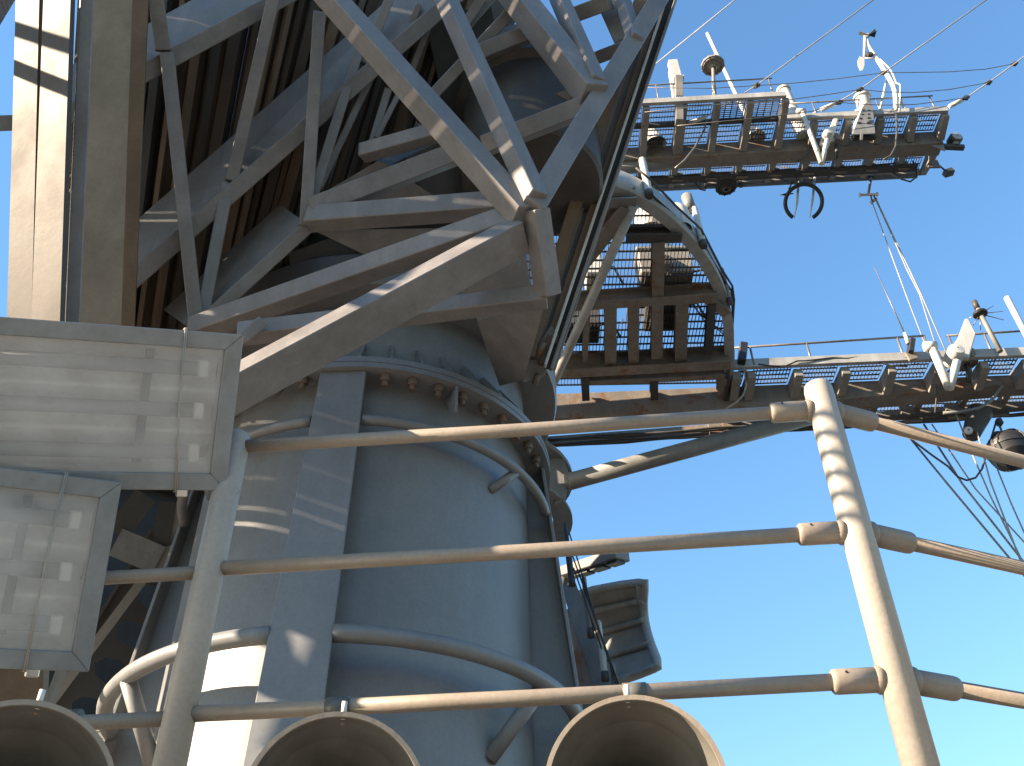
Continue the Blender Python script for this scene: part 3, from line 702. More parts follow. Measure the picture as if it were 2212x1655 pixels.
mk('divider', beam(atY(c6(460, 915), 7.84), atY(c6(458, 968), 7.86), 0.02, 0.03), 'grey', t)
# wind vane mast
t = thing('wind_vane', 'white wind vane with propeller and tail fin on a bent pipe mast', 'wind vane', atY(c6(745, 730), 7.92))
YW = 7.92
wm = mk('mast_pipe', sweep([atY(c6(*p), YW) for p in ((744, 735), (743, 650), (738, 580), (722, 520), (690, 462), (660, 410), (600, 320), (540, 232), (515, 185), (505, 140))], [0.036]*3+[0.035]*3+[0.032, 0.028, 0.024, 0.018], 14), 'white', t)
mk('brace', tube(atY(c6(610, 728), YW), atY(c6(668, 470), YW+0.15), 0.018, n=10), 'white', t)
mk('brace', tube(atY(c6(822, 722), YW), atY(c6(764, 590), YW+0.1), 0.018, n=10), 'white', t)
mk('conduit', sweep([atY(c6(*p), YW-0.08) for p in ((768, 740), (778, 620), (780, 520), (768, 505), (745, 500), (720, 430), (690, 380), (655, 345), (610, 305))], 0.012, 8), 'white', t)
mk('foot_plate', prism([atY(c6(*p), YW-0.02) for p in ((680, 738), (735, 693), (762, 693), (812, 728))], (0, 1, 0), 0.03), 'grey', t)
mk('body_tube', tube(atY(c6(490, 115), YW), atY(c6(482, 290), YW), 0.026, 0.018, 12), 'white', t)
mk('tail_fin', prism([atY(c6(*p), YW) for p in ((442, 278), (482, 292), (484, 350), (468, 396), (452, 392), (432, 352), (428, 310))], (0, 1, 0), 0.015), 'white', t)
mk('tail_strut', tube(atY(c6(484, 293), YW), atY(c6(598, 302), YW), 0.011, n=8), 'white', t)
mk('nose', lathe(atY(c6(505, 112), YW), atY(c6(540, 95), YW-0.1)-atY(c6(505, 112), YW), [(0.03, -0.05), (0.04, 0.0), (0.03, 0.04), (0.01, 0.06)], 16), 'white', t)
for p in ((575, 95), (565, 82), (440, 88)):
    mk('propeller_blade', beam(atY(c6(520, 104), YW-0.06), atY(c6(*p), YW-0.06), 0.02, 0.01, w1=0.11 if p[0] > 500 else 0.06), 'black' if p[0] > 500 else 'rope', t)
mk('clamp', beam(atY(c6(505, 270), YW-0.02), atY(c6(545, 262), YW-0.02), 0.06, 0.05), 'dark', t)
# lamps at the yard end
t = thing('yard_end_lamp', 'round lamp on a bracket arm at the outer end of the upper yard', 'lamp', atY(c6(1145, 1000), 8.3))
mk('bracket_plate', prism([atY(c6(*p), 8.28) for p in ((1010, 995), (1118, 945), (1147, 1055))], (0, 1, 0), 0.015), 'grey', t)
mk('arm', beam(atY(c6(1130, 1022), 8.32), atY(c6(1302, 1030), 8.32), 0.07, 0.06), 'dark', t, bevel=0.004)
c = atY(c6(1228, 962), 8.30); lh = mk('lamp_head', lathe(c, (0.1, -1, -0.1), [(0.01, 0.06), (0.07, 0.06), (0.09, 0.04), (0.09, -0.07), (0.06, -0.1), (0.01, -0.11)], 24), 'dark', t)
mk('lamp_glass', lathe(c, (0.1, -1, -0.1), [(0.01, 0.075), (0.055, 0.07), (0.065, 0.06)], 24), 'lens', lh)
mk('lamp_yoke', beam(atY(c6(1228, 995), 8.3), atY(c6(1232, 1015), 8.31), 0.09, 0.06), 'grey', t)
t = thing('spot_lamp', 'small dark box lamp on a thin stalk below the outer end of the upper yard', 'lamp', atY(c6(1080, 1150), 8.75))
mk('stalk', tube(atY(c6(1065, 1150), 8.85), atY(c6(1150, 1220), 8.85), 0.013, n=8), 'dark', t)
mk('gusset', prism([atY(c6(*p), 8.86) for p in ((1060, 1120), (1100, 1170), (1055, 1190))], (0, 1, 0), 0.02), 'dark', t)
mk('lamp_box', beam(atY(c6(1140, 1245), 8.85), atY(c6(1208, 1225), 8.85), 0.10, 0.09), 'dark', t, bevel=0.01)
# loop antenna
t = thing('loop_antenna', 'black open ring antenna hung on two white prongs under the upper yard', 'antenna', atY(c5(1480, 1255), 9.0))
cL = atY(c5(1455, 1480), 9.0); vw = (cL-CAM).normalized(); sx = (_R-vw*_R.dot(vw)).normalized(); sy = sx.cross(vw)
RL = (atY(c5(1455+146, 1480), 9.0)-cL).length
pts = []
for i in range(41):
    a = R_(-58)+R_(296)*i/40
    pts.append(cL+sx*RL*math.cos(a)*-1+sy*RL*math.sin(a))
mk('ring', sweep(pts, 0.028, 10), 'black', t)
for (a, b, c) in (((1416, 1255), (1402, 1480), (1378, 1612)), ((1551, 1250), (1526, 1480), (1505, 1606))):
    mk('prong', sweep([atY(c5(*a), 8.96), atY(c5(*b), 8.95), atY(c5(*c), 8.97)], [0.02, 0.017, 0.005], 10), 'white', t)
mk('feed_tip', lathe(atY(c5(1260, 1420), 8.98), (1, 0, 0.15), [(0.002, 0), (0.018, 0.08), (0.006, 0.2)], 8), 'black', t)
# halyard hanger
t = thing('halyard_hanger', 'short spool hanger with pulleys under the upper yard holding the halyards', 'hanger', atY(c6(535, 1245), 8.95))
mk('gusset', prism([atY(c6(*p), 8.95) for p in ((480, 1235), (605, 1228), (542, 1295))], (0, 1, 0), 0.02), 'dark', t)
mk('rod', tube(atY(c6(538, 1280), 8.95), atY(c6(515, 1415), 8.95), 0.018, n=10), 'beam', t)
mk('spool', sweep([atY(c6(x, 1420-(x-440)*0.04), 8.95) for x in (440, 447, 452, 580, 585, 592)], [0.035, 0.035, 0.02, 0.02, 0.033, 0.033], 14), 'white', t)
for p in ((545, 1478), (570, 1455)):
    mk('pulley', lathe(atY(c6(*p), 8.95), (0.3, -1, 0), [(0.01, 0.018), (0.028, 0.018), (0.018, 0), (0.028, -0.018), (0.01, -0.018)], 14), 'steel', t)
    mk('shackle', tube(atY(c6(p[0]-8, 1420), 8.95), atY(c6(*p), 8.95), 0.012, n=6), 'wire', t)

# ---------------- round platform and lower yard
ZP = 6.75; KZ = ZP/6.6
pf = thing('round_platform', 'half round grated platform with pale rim and rusty joists on the main mast', 'platform', (MX, 8.0, CAMZ+ZP))
rimp = [(-1.6, 5.95), (-1.2, 5.5), (-0.7, 5.22), (-0.1, 5.08), (0.45, 5.12), (0.88, 5.25), (1.15, 5.4), (1.43, 5.65), (1.73, 6.03), (1.96, 6.45), (2.10, 6.85), (2.17, 7.2), (2.23, 7.57), (2.28, 8.25)]
def spline(P, n=6):
    out = []
    for i in range(len(P)-1):
        p0 = P[max(i-1, 0)]; p1 = P[i]; p2 = P[i+1]; p3 = P[min(i+2, len(P)-1)]
        for k in range(n):
            t = k/n
            out.append(tuple(0.5*((2*b)+(-a+c)*t+(2*a-5*b+4*c-d)*t*t+(-a+3*b-3*c+d)*t**3) for a, b, c, d in zip(p0, p1, p2, p3)))
    out.append(tuple(P[-1])); return out
rim = [(x*KZ, y*KZ) for x, y in spline(rimp)]
def P3(x, y, z=ZP): return V((x, y, CAMZ+z))
vs, fs = [], []
nr = len(rim)
for i, (x, y) in enumerate(rim):
    a = rim[max(0, i-1)]; b = rim[min(nr-1, i+1)]; t_ = V((b[0]-a[0], b[1]-a[1], 0)).normalized(); nn = V((t_.y, -t_.x, 0))
    o = P3(x, y)
    vs += [o+V((0, 0, -0.10)), o+V((0, 0, 0.15)), o-nn*0.02+V((0, 0, 0.15)), o-nn*0.02+V((0, 0, -0.085)), o-nn*0.10+V((0, 0, -0.085)), o-nn*0.10+V((0, 0, -0.10))]
for i in range(nr-1):
    for k in range(6): fs.append((i*6+k, i*6+(k+1) % 6, i*6+6+(k+1) % 6, i*6+6+k))
mk('rim', (vs, fs, [1 if k % 6 in (0,) else 0 for k in range(len(fs))]), 'pale', pf)
def rimY(x):
    best = None
    for (a, b) in zip(rim, rim[1:]):
        if (a[0]-x)*(b[0]-x) <= 0 and a[0] != b[0]:
            t = (x-a[0])/(b[0]-a[0]); y = a[1]+t*(b[1]-a[1])
            if best is None or y < best: best = y
    return best
def rimX(y):
    best = None
    for (a, b) in zip(rim, rim[1:]):
        if (a[1]-y)*(b[1]-y) <= 0 and a[1] != b[1]:
            t = (y-a[1])/(b[1]-a[1]); x = a[0]+t*(b[0]-a[0])
            if x > 0 and (best is None or x > best): best = x
    return best
def q6(x, y, z=ZP-0.05): return atZ(cp(x, y), z)
opn = [(q6(528, 755), q6(600, 650)), (q6(668, 760), q6(705, 660))]
def inop(x, y):
    for a, b in opn:
        if min(a.x, b.x) < x < max(a.x, b.x) and min(a.y, b.y) < y < max(a.y, b.y): return True
    return False
ms = []; x = -0.5
ybk = 8.1
while x < 2.28:
    y0 = rimY(x)
    if y0:
        ys = [y0]; y = y0; run = y0; st = 0.06
        segs = []; y = y0; cur = None if inop(x, y0+0.01) else y0
        while y < ybk:
            if inop(x, y):
                if cur is not None: segs.append((cur, y)); cur = None
            elif cur is None: cur = y
            y += st
        if cur is not None: segs.append((cur, ybk))
        for a, b in segs:
            if b-a > 0.05: ms.append(beam(P3(x, a), P3(x, b), 0.006, 0.014))
    x += 0.034
y = 5.25
while y < ybk:
    x1 = rimX(y)
    if x1:
        x0 = -0.5; cur = x0; xx = x0
        segs = []
        while xx < x1:
            if inop(xx, y):
                if cur is not None: segs.append((cur, xx)); cur = None
            elif cur is None: cur = xx
            xx += 0.03
        if cur is not None: segs.append((cur, x1))
        for a, b in segs: ms.append(beam(P3(a, y, ZP-0.005), P3(b, y, ZP-0.005), 0.014, 0.014))
    y += 0.105
stuff(mk('grating', join(*ms), 'grate', pf))
def joist(a, b, w, h, mat='rusty', nm='joist', z=ZP-0.10):
    mk(nm, ibeam(q6(*a, z), q6(*b, z), w, h, 0.014), mat, pf)
joist((150, 655), (1065, 598), 0.11, 0.16, 'rusty', 'cross_beam', ZP-0.11)
joist((585, 292), (880, 288), 0.09, 0.12, 'dark', 'cross_beam')
joist((120, 995), (1130, 942), 0.13, 0.22, 'rusty', 'cross_beam', ZP-0.12)
joist((380, 1062), (1110, 1028), 0.07, 0.10, 'rusty', 'cross_beam', ZP-0.10)
joist((385, 640), (370, 945), 0.055, 0.12); joist((505, 645), (505, 965), 0.115, 0.14); joist((627, 640), (625, 955), 0.105, 0.14)
joist((757, 310), (748, 925), 0.11, 0.14); joist((882, 630), (873, 940), 0.12, 0.14); joist((1040, 640), (1022, 905), 0.075, 0.12, 'dark')
joist((270, 535), (590, 130), 0.13, 0.16, 'rusty', 'diagonal_beam', ZP-0.12); joist((440, 105), (640, 95), 0.10, 0.14, 'grey')
joist((1010, 615), (1120, 700), 0.10, 0.10)
joist((370, 1030), (375, 1150), 0.08, 0.12, 'dark'); joist((735, 1050), (735, 1145), 0.08, 0.12, 'dark'); joist((1095, 1040), (1090, 1150), 0.09, 0.12, 'rusty')
mk('strut', tube(q6(628, 140, ZP-0.16), atY(cp(105, 1300), 8.0), 0.044, 0.044, 18), 'pale', pf)
# gear standing on the platform, seen through the grating
def gear(label, p, wx, wy, h, mat, name='equipment_box', lid=True):
    c = q6(*p, ZP+0.02); t = thing(name, label, 'equipment', c)
    base = [c+V((-wx/2, -wy/2, 0)), c+V((wx/2, -wy/2, 0)), c+V((wx/2, wy/2, 0)), c+V((-wx/2, wy/2, 0))]
    mk('cabinet', prism(base, (0, 0, 1), h), mat, t, bevel=0.012)
    if lid:
        mk('lid', prism([v+(v-c)*0.06+V((0, 0, h+0.001)) for v in base], (0, 0, 1), 0.04), mat, t, bevel=0.008)
        mk('cable', sweep([c+V((wx*0.5, 0, h*0.4)), c+V((wx*0.5+0.12, 0, h*0.5)), c+V((wx*0.5+0.16, 0.02, 0.1)), c+V((wx*0.5+0.2, 0.02, -0.02))], 0.012, 6), 'cable', t)
    return t, c
gear('wide pale equipment cabinet standing on the round platform grating', (800, 545), 0.5, 0.26, 0.32, 'beam')
t, c = gear('slim pale equipment cabinet near the inner end of the round platform', (420, 545), 0.16, 0.24, 0.42, 'white')
gear('low pale box at the inner side of the round platform', (345, 820), 0.4, 0.3, 0.3, 'dark')
gear('dark gear case beside the deck opening of the round platform', (800, 735), 0.42, 0.4, 0.4, 'dark')
c = q6(790, 440, ZP+0.3); t = thing('drum_antenna', 'pale upright drum on a stem above the round platform cabinets', 'antenna', q6(790, 440, ZP+0.02))
mk('drum', lathe(c, (0, 0, 1), [(0.01, 0), (0.085, 0.0), (0.09, 0.02), (0.09, 0.42), (0.06, 0.46), (0.01, 0.47)], 24), 'white', t); mk('stem', tube(q6(790, 440, ZP+0.01), c+V((0, 0, 0.02)), 0.07, n=12), 'grey', t)
for lb, p, r in (('white dome radome peeping over the pale rim of the round platform', (872, 232), 0.11), ('grey dome radome behind the top of the round platform grating', (712, 240), 0.13)):
    c = atZ(cp(*p), ZP+0.12); t = thing('dome_radome', lb, 'radome', c)
    mk('dome', lathe(c, (0, 0, 1), [(r*0.9, -0.10), (r, -0.05), (r, 0.05), (r*0.92, 0.12), (r*0.7, 0.19), (r*0.4, 0.235), (0.01, 0.25)], 28), 'white', t)
    mk('stand', tube(c+V((0, 0, -0.14)), c+V((0, 0, -0.09)), r*0.5, n=16), 'grey', t)
# rods and cables outside the rim
def rodset(label, a, b, y0, y1, r, mat='white', name='rod_antenna', foot=True):
    t, A, B = ppole(name, label, 'antenna', a, b, y0, y1, r, r, mat)
    d = (B-A).normalized()
    if foot: mk('foot_cap', tube(A-d*0.02, A+d*0.05, r*1.12, n=14), 'dark', t)
    return t, A, B
rodset('short pale rod with dark foot in front of the upper yard beside the rim top', cp(712, 85), cp(672, -108), 5.5, 5.5, 0.032)
t, A, B = rodset('pale rod with a fat grey canister at the rim of the round platform', cp(998, 350), cp(948, 150), 6.05, 6.05, 0.03)
mk('canister', tube(atY(cp(932, 165), 6.08), atY(cp(908, 92), 6.08), 0.052, n=20), 'grey', t); mk('canister_clamp', beam(atY(cp(925, 165), 6.06), atY(cp(962, 155), 6.05), 0.04, 0.05), 'dark', t)
rodset('slim grey rod with dark foot clamped to the right side of the platform rim', cp(1138, 655), cp(1088, 468), 6.75, 6.6, 0.026, 'grey')
for i, pl_ in enumerate(([(640, -60), (725, 10), (860, 150), (985, 265), (1090, 470), (1150, 565), (1160, 640), (1150, 800), (1130, 1000), (1118, 1200)],
                         [(735, 95), (830, 180), (985, 330), (1075, 480), (1110, 540), (1145, 590), (1152, 700), (1140, 830), (1125, 1000), (1105, 1210)],
                         [(1000, 350), (1085, 500), (1125, 640), (1142, 830), (1135, 1000), (1112, 1205)],
                         [(930, 640), (975, 710), (1040, 765), (1110, 810), (1140, 850)], [(935, 655), (1000, 745), (1060, 785), (1130, 840)],
                         [(1215, 1000), (1220, 1110), (1190, 1165), (1140, 1205)])):
    P = []
    for k, p in enumerate(pl_):
        f = k/(len(pl_)-1); P.append(atY(cp(*p), min(8.3, max(5.3, 5.35+ (p[1]/1200.0)**1.0*2.9))-0.03))
    mk('cable', sweep(P, 0.011 if i < 3 else 0.007, 6), 'cable' if i < 4 else 'rope', pf)
# lower yard
ly = thing('lower_yardarm', 'lower grey walkway yardarm with grating bays, guard rail and tapering girder', 'yardarm', (MX, 8.1, CAMZ+ZP))
def L(x, yo, z=ZP): return V((x, yo-0.041*x, CAMZ+z))
LN, LGN, LGF = 7.914, 8.24, 8.46
X0, X1 = 0.30, 6.6
zb0, zb1 = ZP-0.34, ZP-0.05
def zbot(x): return lerp(zb0, zb1, (x-1.8)/(X1-1.8)) if x > 1.8 else zb0
ga = [L(X0, LGN, zb0), L(X0, LGF, zb0), L(X0, LGF, ZP-0.01), L(X0, LGN, ZP-0.01)]
gm = [L(1.8, LGN, zb0), L(1.8, LGF, zb0), L(1.8, LGF, ZP-0.01), L(1.8, LGN, ZP-0.01)]
gb_ = [L(X1, LGN, zb1), L(X1, LGF, zb1), L(X1, LGF, ZP-0.01), L(X1, LGN, ZP-0.01)]
fs = [(3, 2, 1, 0), (8, 9, 10, 11)]+[(o+i, o+(i+1) % 4, o+4+(i+1) % 4, o+4+i) for o in (0, 4) for i in range(4)]
mk('box_girder', (ga+gm+gb_, fs, [0]*len(fs)), 'rusty', ly, bevel=0.006)
mk('edge_beam', beam(L(2.25, LN, ZP+0.01), L(X1, LN, ZP+0.01), 0.05, 0.11), 'pale', ly, bevel=0.003)
lbx = [2.32]+[GX(c7(x, 690), ZP-0.1) for x in (208, 492, 775, 1052, 1328, 1603, 1855)]
lbx += [lbx[-1]+0.46, lbx[-1]+0.92]
for i, x in enumerate(lbx):
    mk('bracket', beam(L(x, LN+0.03, ZP-0.10), L(x, LGN, ZP-0.12), 0.085, 0.10, h1=0.20), 'beam', ly, bevel=0.003)
    mk('bracket', beam(L(x, LGF, ZP-0.06), L(x, LGF+0.42-0.02*i, ZP-0.06), 0.07, 0.08), 'beam', ly)
for i, (a, b) in enumerate(zip(lbx, lbx[1:])):
    nt_ = max(4, int((b-a-0.1)/0.034))
    stuff(mk('grating', grating(L(a+.05, LN+0.03), L(b-.05, LN+0.03), L(b-.05, LGN-0.02), L(a+.05, LGN-0.02), nt_, 4), 'grate', ly))
    fe = 0.40-0.02*i
    stuff(mk('grating', grating(L(a+.05, LGF+0.02), L(b-.05, LGF+0.02), L(b-.05, LGF+fe), L(a+.05, LGF+fe), nt_, 4), 'grate', ly))
def Lf(x): return LGF+0.42-0.045*(x-2.3)
mk('far_edge_beam', beam(L(X0, Lf(X0), ZP-0.10), L(X1, Lf(X1), ZP-0.05), 0.05, 0.10), 'rusty', ly)
for k in range(6):
    pts = [L(X0+(X1-X0)*i/20, Lf(X0+(X1-X0)*i/20)-0.03-0.035*k, ZP-0.20-0.015*(k % 3)+0.012*math.sin(i*1.7+k*2)) for i in range(21)]
    mk('cable', sweep(pts, 0.014, 6), 'cable', ly)
for x in lbx: mk('cable_hanger', beam(L(x-0.08, Lf(x)-0.12, ZP-0.05), L(x-0.08, Lf(x)-0.12, ZP-0.25), 0.035, 0.2), 'rusty', ly)
mk('cable_loop', sweep([atY(c7(*p), 7.75) for p in ((260, 590), (330, 600), (420, 605), (500, 570), (560, 568), (720, 550), (810, 555), (900, 540), (1000, 575), (1080, 600), (1180, 603))], 0.009, 6), 'cable', ly)
mk('cable_loop', sweep([atY(c7(*p), 7.9) for p in ((180, 610), (190, 700), (170, 780), (120, 830), (60, 865))], 0.010, 6), 'rope', ly)
mk('cable_loop', sweep([atY(c7(*p), 8.05) for p in ((1890, 580), (1830, 640), (1760, 730), (1690, 820), (1620, 862), (1500, 885), (1400, 890))], 0.016, 8), 'grey', ly)
mk('cable_loop', sweep([atY(c7(*p), 7.95) for p in ((1360, 620), (1362, 700), (1358, 800), (1350, 890))], 0.008, 6), 'cable', ly)
zr = ZP+0.05
def gl(xs, yo, hs):
    A = [atY(c7(*p), L(0, yo).y-0.041*3) for p in xs]
    mk('guard_rail', tube(A[0], A[-1], 0.012, n=8), 'wire', ly)
    for p in A[1:-1] if len(A) > 2 else []:
        mk('guard_post', tube(p, V((p.x, p.y, CAMZ+ZP-0.02)), 0.012, n=8), 'wire', ly)
gl([(90, 491), (209, 483), (557, 459), (1115, 425), (1281, 416), (1286, 415)], LN, 0.3)
gl([(1420, 415), (1430, 414), (1650, 400), (2050, 374), (2150, 369)], LN, 0.3)
mk('brace_pipe', tube(atY((1225, 1042), 8.25), atY((1760, 898), 8.40), 0.088, 0.088, 20), 'grey', ly)
mk('brace_foot', tube(atY((1222, 1043), 8.25), atY((1250, 1036), 8.256), 0.05, n=14), 'grey', ly)
mk('brace_lug', prism([atY(p, 8.3) for p in ((1175, 945), (1212, 975), (1228, 1020), (1222, 1075), (1200, 1085), (1170, 1000))], (0, 1, 0), 0.05), 'grey', ly)
# fittings on the lower yard
t = thing('cable_box', 'small black box standing at the inner end of the lower yard guard rail', 'box', atY(c7(165, 590), 7.8))
mk('case', beam(atY(c7(155, 590), 7.78), atY(c7(167, 478), 7.78), 0.15, 0.08), 'black', t, bevel=0.008); mk('stub', tube(atY(c7(162, 480), 7.78), atY(c7(162, 465), 7.78), 0.012, n=8), 'black', t)
t = thing('whip_mount', 'black bracket holding a thin whip aerial on the lower yard', 'aerial', atY(c7(1200, 540), 7.75))
mk('bracket', beam(atY(c7(1195, 530), 7.63), atY(c7(1205, 452), 7.63), 0.13, 0.05), 'black', t, bevel=0.004)
mk('insulator', tube(atY(c7(1188, 465), 7.62), atY(c7(1162, 398), 7.62), 0.025, 0.018, 12), 'white', t)
mk('whip', tube(atY(c7(1163, 402), 7.62), atY(c7(975, -10), 7.62), 0.007, 0.004, 6), 'wire', t)
mk('foot_plate', prism([atY(c7(*p), 7.62) for p in ((1170, 520), (1250, 512), (1240, 550), (1195, 562))], (0, 1, 0), 0.03), 'rusty', t)
vee('white V arm with broad box panel radiator mounted on the lower yard', [c7(1325, 480), c7(1438, 735), c7(1485, 575)], 7.55, 0.046,
    [c7(1452, 480), c7(1490, 430), c7(1535, 308), c7(1555, 305), c7(1602, 400), c7(1560, 545), c7(1480, 545)], c7(1470, 530), c7(1545, 590), 0.13, 'V arm antennas on the yards')
t = thing('radial_antenna', 'grey rod with a black disc and thin radial wires above the lower yard', 'antenna', atY(c7(1750, 510), 7.62))
mk('rod', tube(atY(c7(1752, 512), 7.62), atY(c7(1592, 208), 7.62), 0.028, 0.022, 12), 'beam', t)
mk('tip', tube(atY(c7(1612, 248), 7.62), atY(c7(1590, 203), 7.62), 0.030, n=12), 'dark', t)
c = atY(c7(1628, 280), 7.62); mk('disc', lathe(c, atY(c7(1592, 208), 7.62)-c, [(0.01, 0.02), (0.072, 0.015), (0.078, 0.0), (0.072, -0.015), (0.01, -0.02)], 24), 'black', t)
for p in ((1710, 230), (1770, 264), (1775, 318), (1630, 380), (1585, 350), (1560, 305)):
    mk('radial_wire', tube(c, atY(c7(*p), 7.66), 0.006, 0.004, 6), 'wire', t)
t, A, B = ppole('whip_antenna', 'white pole antenna at the outer part of the lower yard', 'antenna', c7(1990, 560), c7(1790, 175), 7.6, 7.6, 0.028, 0.034, 'white')
# black ball and hanging lamp
t = thing('signal_ball', 'black ball shaped signal hung on lines below the lower yard', 'day shape', atY(c7(1795, 990), 8.3))
c = atY(c7(1806, 1120), 8.3); rB = px2m(43, (c-CAM).length)
for ax_ in (V((0, 0, 1)), V((1, 0.5, 0)), V((-0.5, 1, 0))):
    ax_ = ax_.normalized(); mk('disc', lathe(c, ax_, [(0.001, 0.012), (rB, 0.012), (rB, -0.012), (0.001, -0.012)], 40), 'black', t)
mk('shell', lathe(c, (0, 0.25, 1), [(0.001, -rB*0.97), (rB*0.45, -rB*0.86), (rB*0.78, -rB*0.58), (rB*0.95, -rB*0.22), (rB*0.97, rB*0.1), (rB*0.86, rB*0.42), (rB*0.6, rB*0.62), (0.001, rB*0.62)], 20), 'black', t)
mk('line', tube(c+V((0, 0, rB*0.6)), atY(c7(1735, 935), 8.3), 0.012, n=6), 'wire', t)
mk('block', beam(atY(c7(1735, 930), 8.3), atY(c7(1755, 965), 8.3), 0.07, 0.06), 'dark', t, bevel=0.01)
t = thing('hanging_lamp', 'dark funnel shaped lamp bracket hanging under the lower yard', 'lamp', atY(c7(1590, 930), 8.3))
mk('hood', lathe(atY(c7(1570, 1030), 8.3), atY(c7(1620, 900), 8.3)-atY(c7(1570, 1030), 8.3), [(0.01, 0.0), (0.085, 0.0), (0.09, 0.03), (0.13, 0.36), (0.01, 0.38)], 20), 'dark', t)
mk('lamp_glass', lathe(atY(c7(1555, 1000), 8.2), (-0.3, -1, -0.3), [(0.01, 0.03), (0.035, 0.025), (0.045, 0.0), (0.03, -0.03)], 16), 'white', t)

# ================================================================== WIRES AND HALYARDS
def wire(label, pts, r=0.009, mat='wire', name='stay_wire', cat='wire', group=None):
    return tag(mk(name, sweep(pts, r, 6), mat), label, cat, group)
wire('thin stay wire that runs behind the antenna edge rails across the top sky', [atY(c3(150, 365), 8.2), atY(c3(640, -30), 6.5)], 0.0085, 'rope')
o = thing('stay_wire', 'stay wire with turnbuckle fixed to the upper yard below the white slab', 'wire', atY(c3(290, 710), 8.0))
P = [atY(c3(*p), y) for p, y in (((290, 710), 8.1), ((440, 652), 7.9), ((720, 478), 7.6), ((1400, -20), 6.6))]
mk('wire', sweep(P, 0.0085, 6), 'rope', o); mk('turnbuckle', tube(atY(c3(335, 692), 8.03), atY(c3(440, 652), 7.9), 0.028, n=10), 'white', o); mk('clamp', tube(atY(c3(712, 482), 7.6), atY(c3(735, 470), 7.6), 0.035, n=8), 'dark', o)
o = thing('stay_wire', 'stay wire with turnbuckle fixed near the middle of the upper yard step', 'wire', atY(c3(1040, 630), 8.0))
P = [atY(c3(*p), y) for p, y in (((1035, 632), 8.0), ((1170, 572), 7.9), ((1300, 498), 7.7), ((1430, 405), 7.6), ((2030, -20), 6.8))]
mk('wire', sweep(P, 0.0085, 6), 'rope', o); mk('turnbuckle', tube(atY(c3(1080, 612), 7.97), atY(c3(1165, 576), 7.9), 0.030, n=10), 'white', o)
for p in ((1300, 498), (1430, 405), (1185, 570)): mk('clamp', lathe(atY(c3(*p), 7.7), (1, 0, 0.5), [(0.02, -0.05), (0.035, 0), (0.02, 0.05)], 8), 'dark', o)
o = thing('stay_wire', 'stay wire with turnbuckle fixed to the outer end corner of the upper yard', 'wire', atY(c3(1765, 606), 7.95))
P = [atY(c3(*p), y) for p, y in (((1765, 606), 7.95), ((1890, 545), 7.8), ((2015, 460), 7.7), ((2160, 355), 7.6), ((2300, 250), 7.4))]
mk('wire', sweep(P, 0.0085, 6), 'rope', o); mk('turnbuckle', tube(atY(c3(1795, 594), 7.9), atY(c3(1870, 556), 7.83), 0.030, n=10), 'white', o)
for p in ((1890, 545), (2015, 460), (2160, 355)): mk('clamp', lathe(atY(c3(*p), 7.7), (1, 0, 0.5), [(0.02, -0.05), (0.04, 0), (0.02, 0.05)], 8), 'dark', o)
for lb, pl_ in (('thin sagging aerial wire crossing the bent wind vane pipe to the outer stay', ((100, 487), (470, 492), (910, 465), (1180, 438), (1430, 405), (1620, 403), (1800, 400), (2000, 385), (2160, 355))),
                ('thin sagging aerial wire just above the perforated hood', ((100, 625), (450, 588), (910, 555), (1130, 525), (1300, 498), (1440, 512), (1600, 515), (1800, 498), (2015, 460))),
                ('thin sagging aerial wire running low along the upper yard guard rail', ((280, 700), (700, 660), (1030, 620), (1190, 570), (1300, 580), (1430, 585), (1600, 582), (1760, 562), (1895, 543)))):
    wire(lb, [atY(c3(*p), 7.62) for p in pl_], 0.006, 'wire', 'aerial_wire')
g_ = 'halyards below the hanger'
for lb, pl_ in (('halyard from the spool hanger, the slack one nearest the thin whip', ((1365, 1120), (1460, 1380), (1555, 1640), (1690, 1990))),
                ('halyard from the spool hanger with a white spliced stretch', ((1385, 1110), (1495, 1350), (1560, 1500), (1632, 1640), (1745, 2000))),
                ('halyard from the spool hanger running closest to the box panel radiator', ((1390, 1110), (1500, 1345), (1640, 1640), (1790, 1985)))):
    wire(lb, [atY(c3(*p), lerp(8.93, 8.5, i/3)) for i, p in enumerate(pl_)], 0.007, 'rope', 'halyard', 'halyard', g_)
def to_deck(a, b):
    d = b-a; t = (DECK2-a.z)/d.z; return a+d*t
for lb, pl_, y_ in (('thick rope slanting down to the right from the lower yard, the inmost one', ((1150, 990), (1420, 1320), (1700, 1655)), 8.5),
                    ('pale rope slanting down from the lower yard beside the inmost thick rope', ((1280, 960), (1520, 1330), (1775, 1655)), 8.45),
                    ('rope that crosses the others below the lower yard', ((1330, 960), (1600, 1360), (1870, 1655)), 8.4),
                    ('steep rope dropping from behind the hanging lamp', ((1480, 900), (1560, 1100), (1690, 1400), (1815, 1655)), 8.3),
                    ('steep pale rope dropping between lamp and black ball', ((1610, 1010), (1690, 1310), (1800, 1600)), 8.2),
                    ('rope dropping from underneath the black ball', ((1735, 1240), (1820, 1450), (1905, 1640)), 8.25)):
    P = [atY(c7(*p), y_) for p in pl_]; P.append(to_deck(P[-2], P[-1]))
    wire(lb, P, 0.011 if 'thick' in lb else 0.008, 'rope' if 'thick' not in lb else 'wire', 'rope', 'rope')
wire('dark sagging cable looped between the ropes and the black ball', [atY(c7(*p), 8.3) for p in ((1150, 985), (1210, 1060), (1330, 1150), (1430, 1220), (1490, 1285), (1545, 1306), (1600, 1290), (1640, 1235), (1668, 1140), (1725, 950))], 0.011, 'cable', 'cable', 'cable')

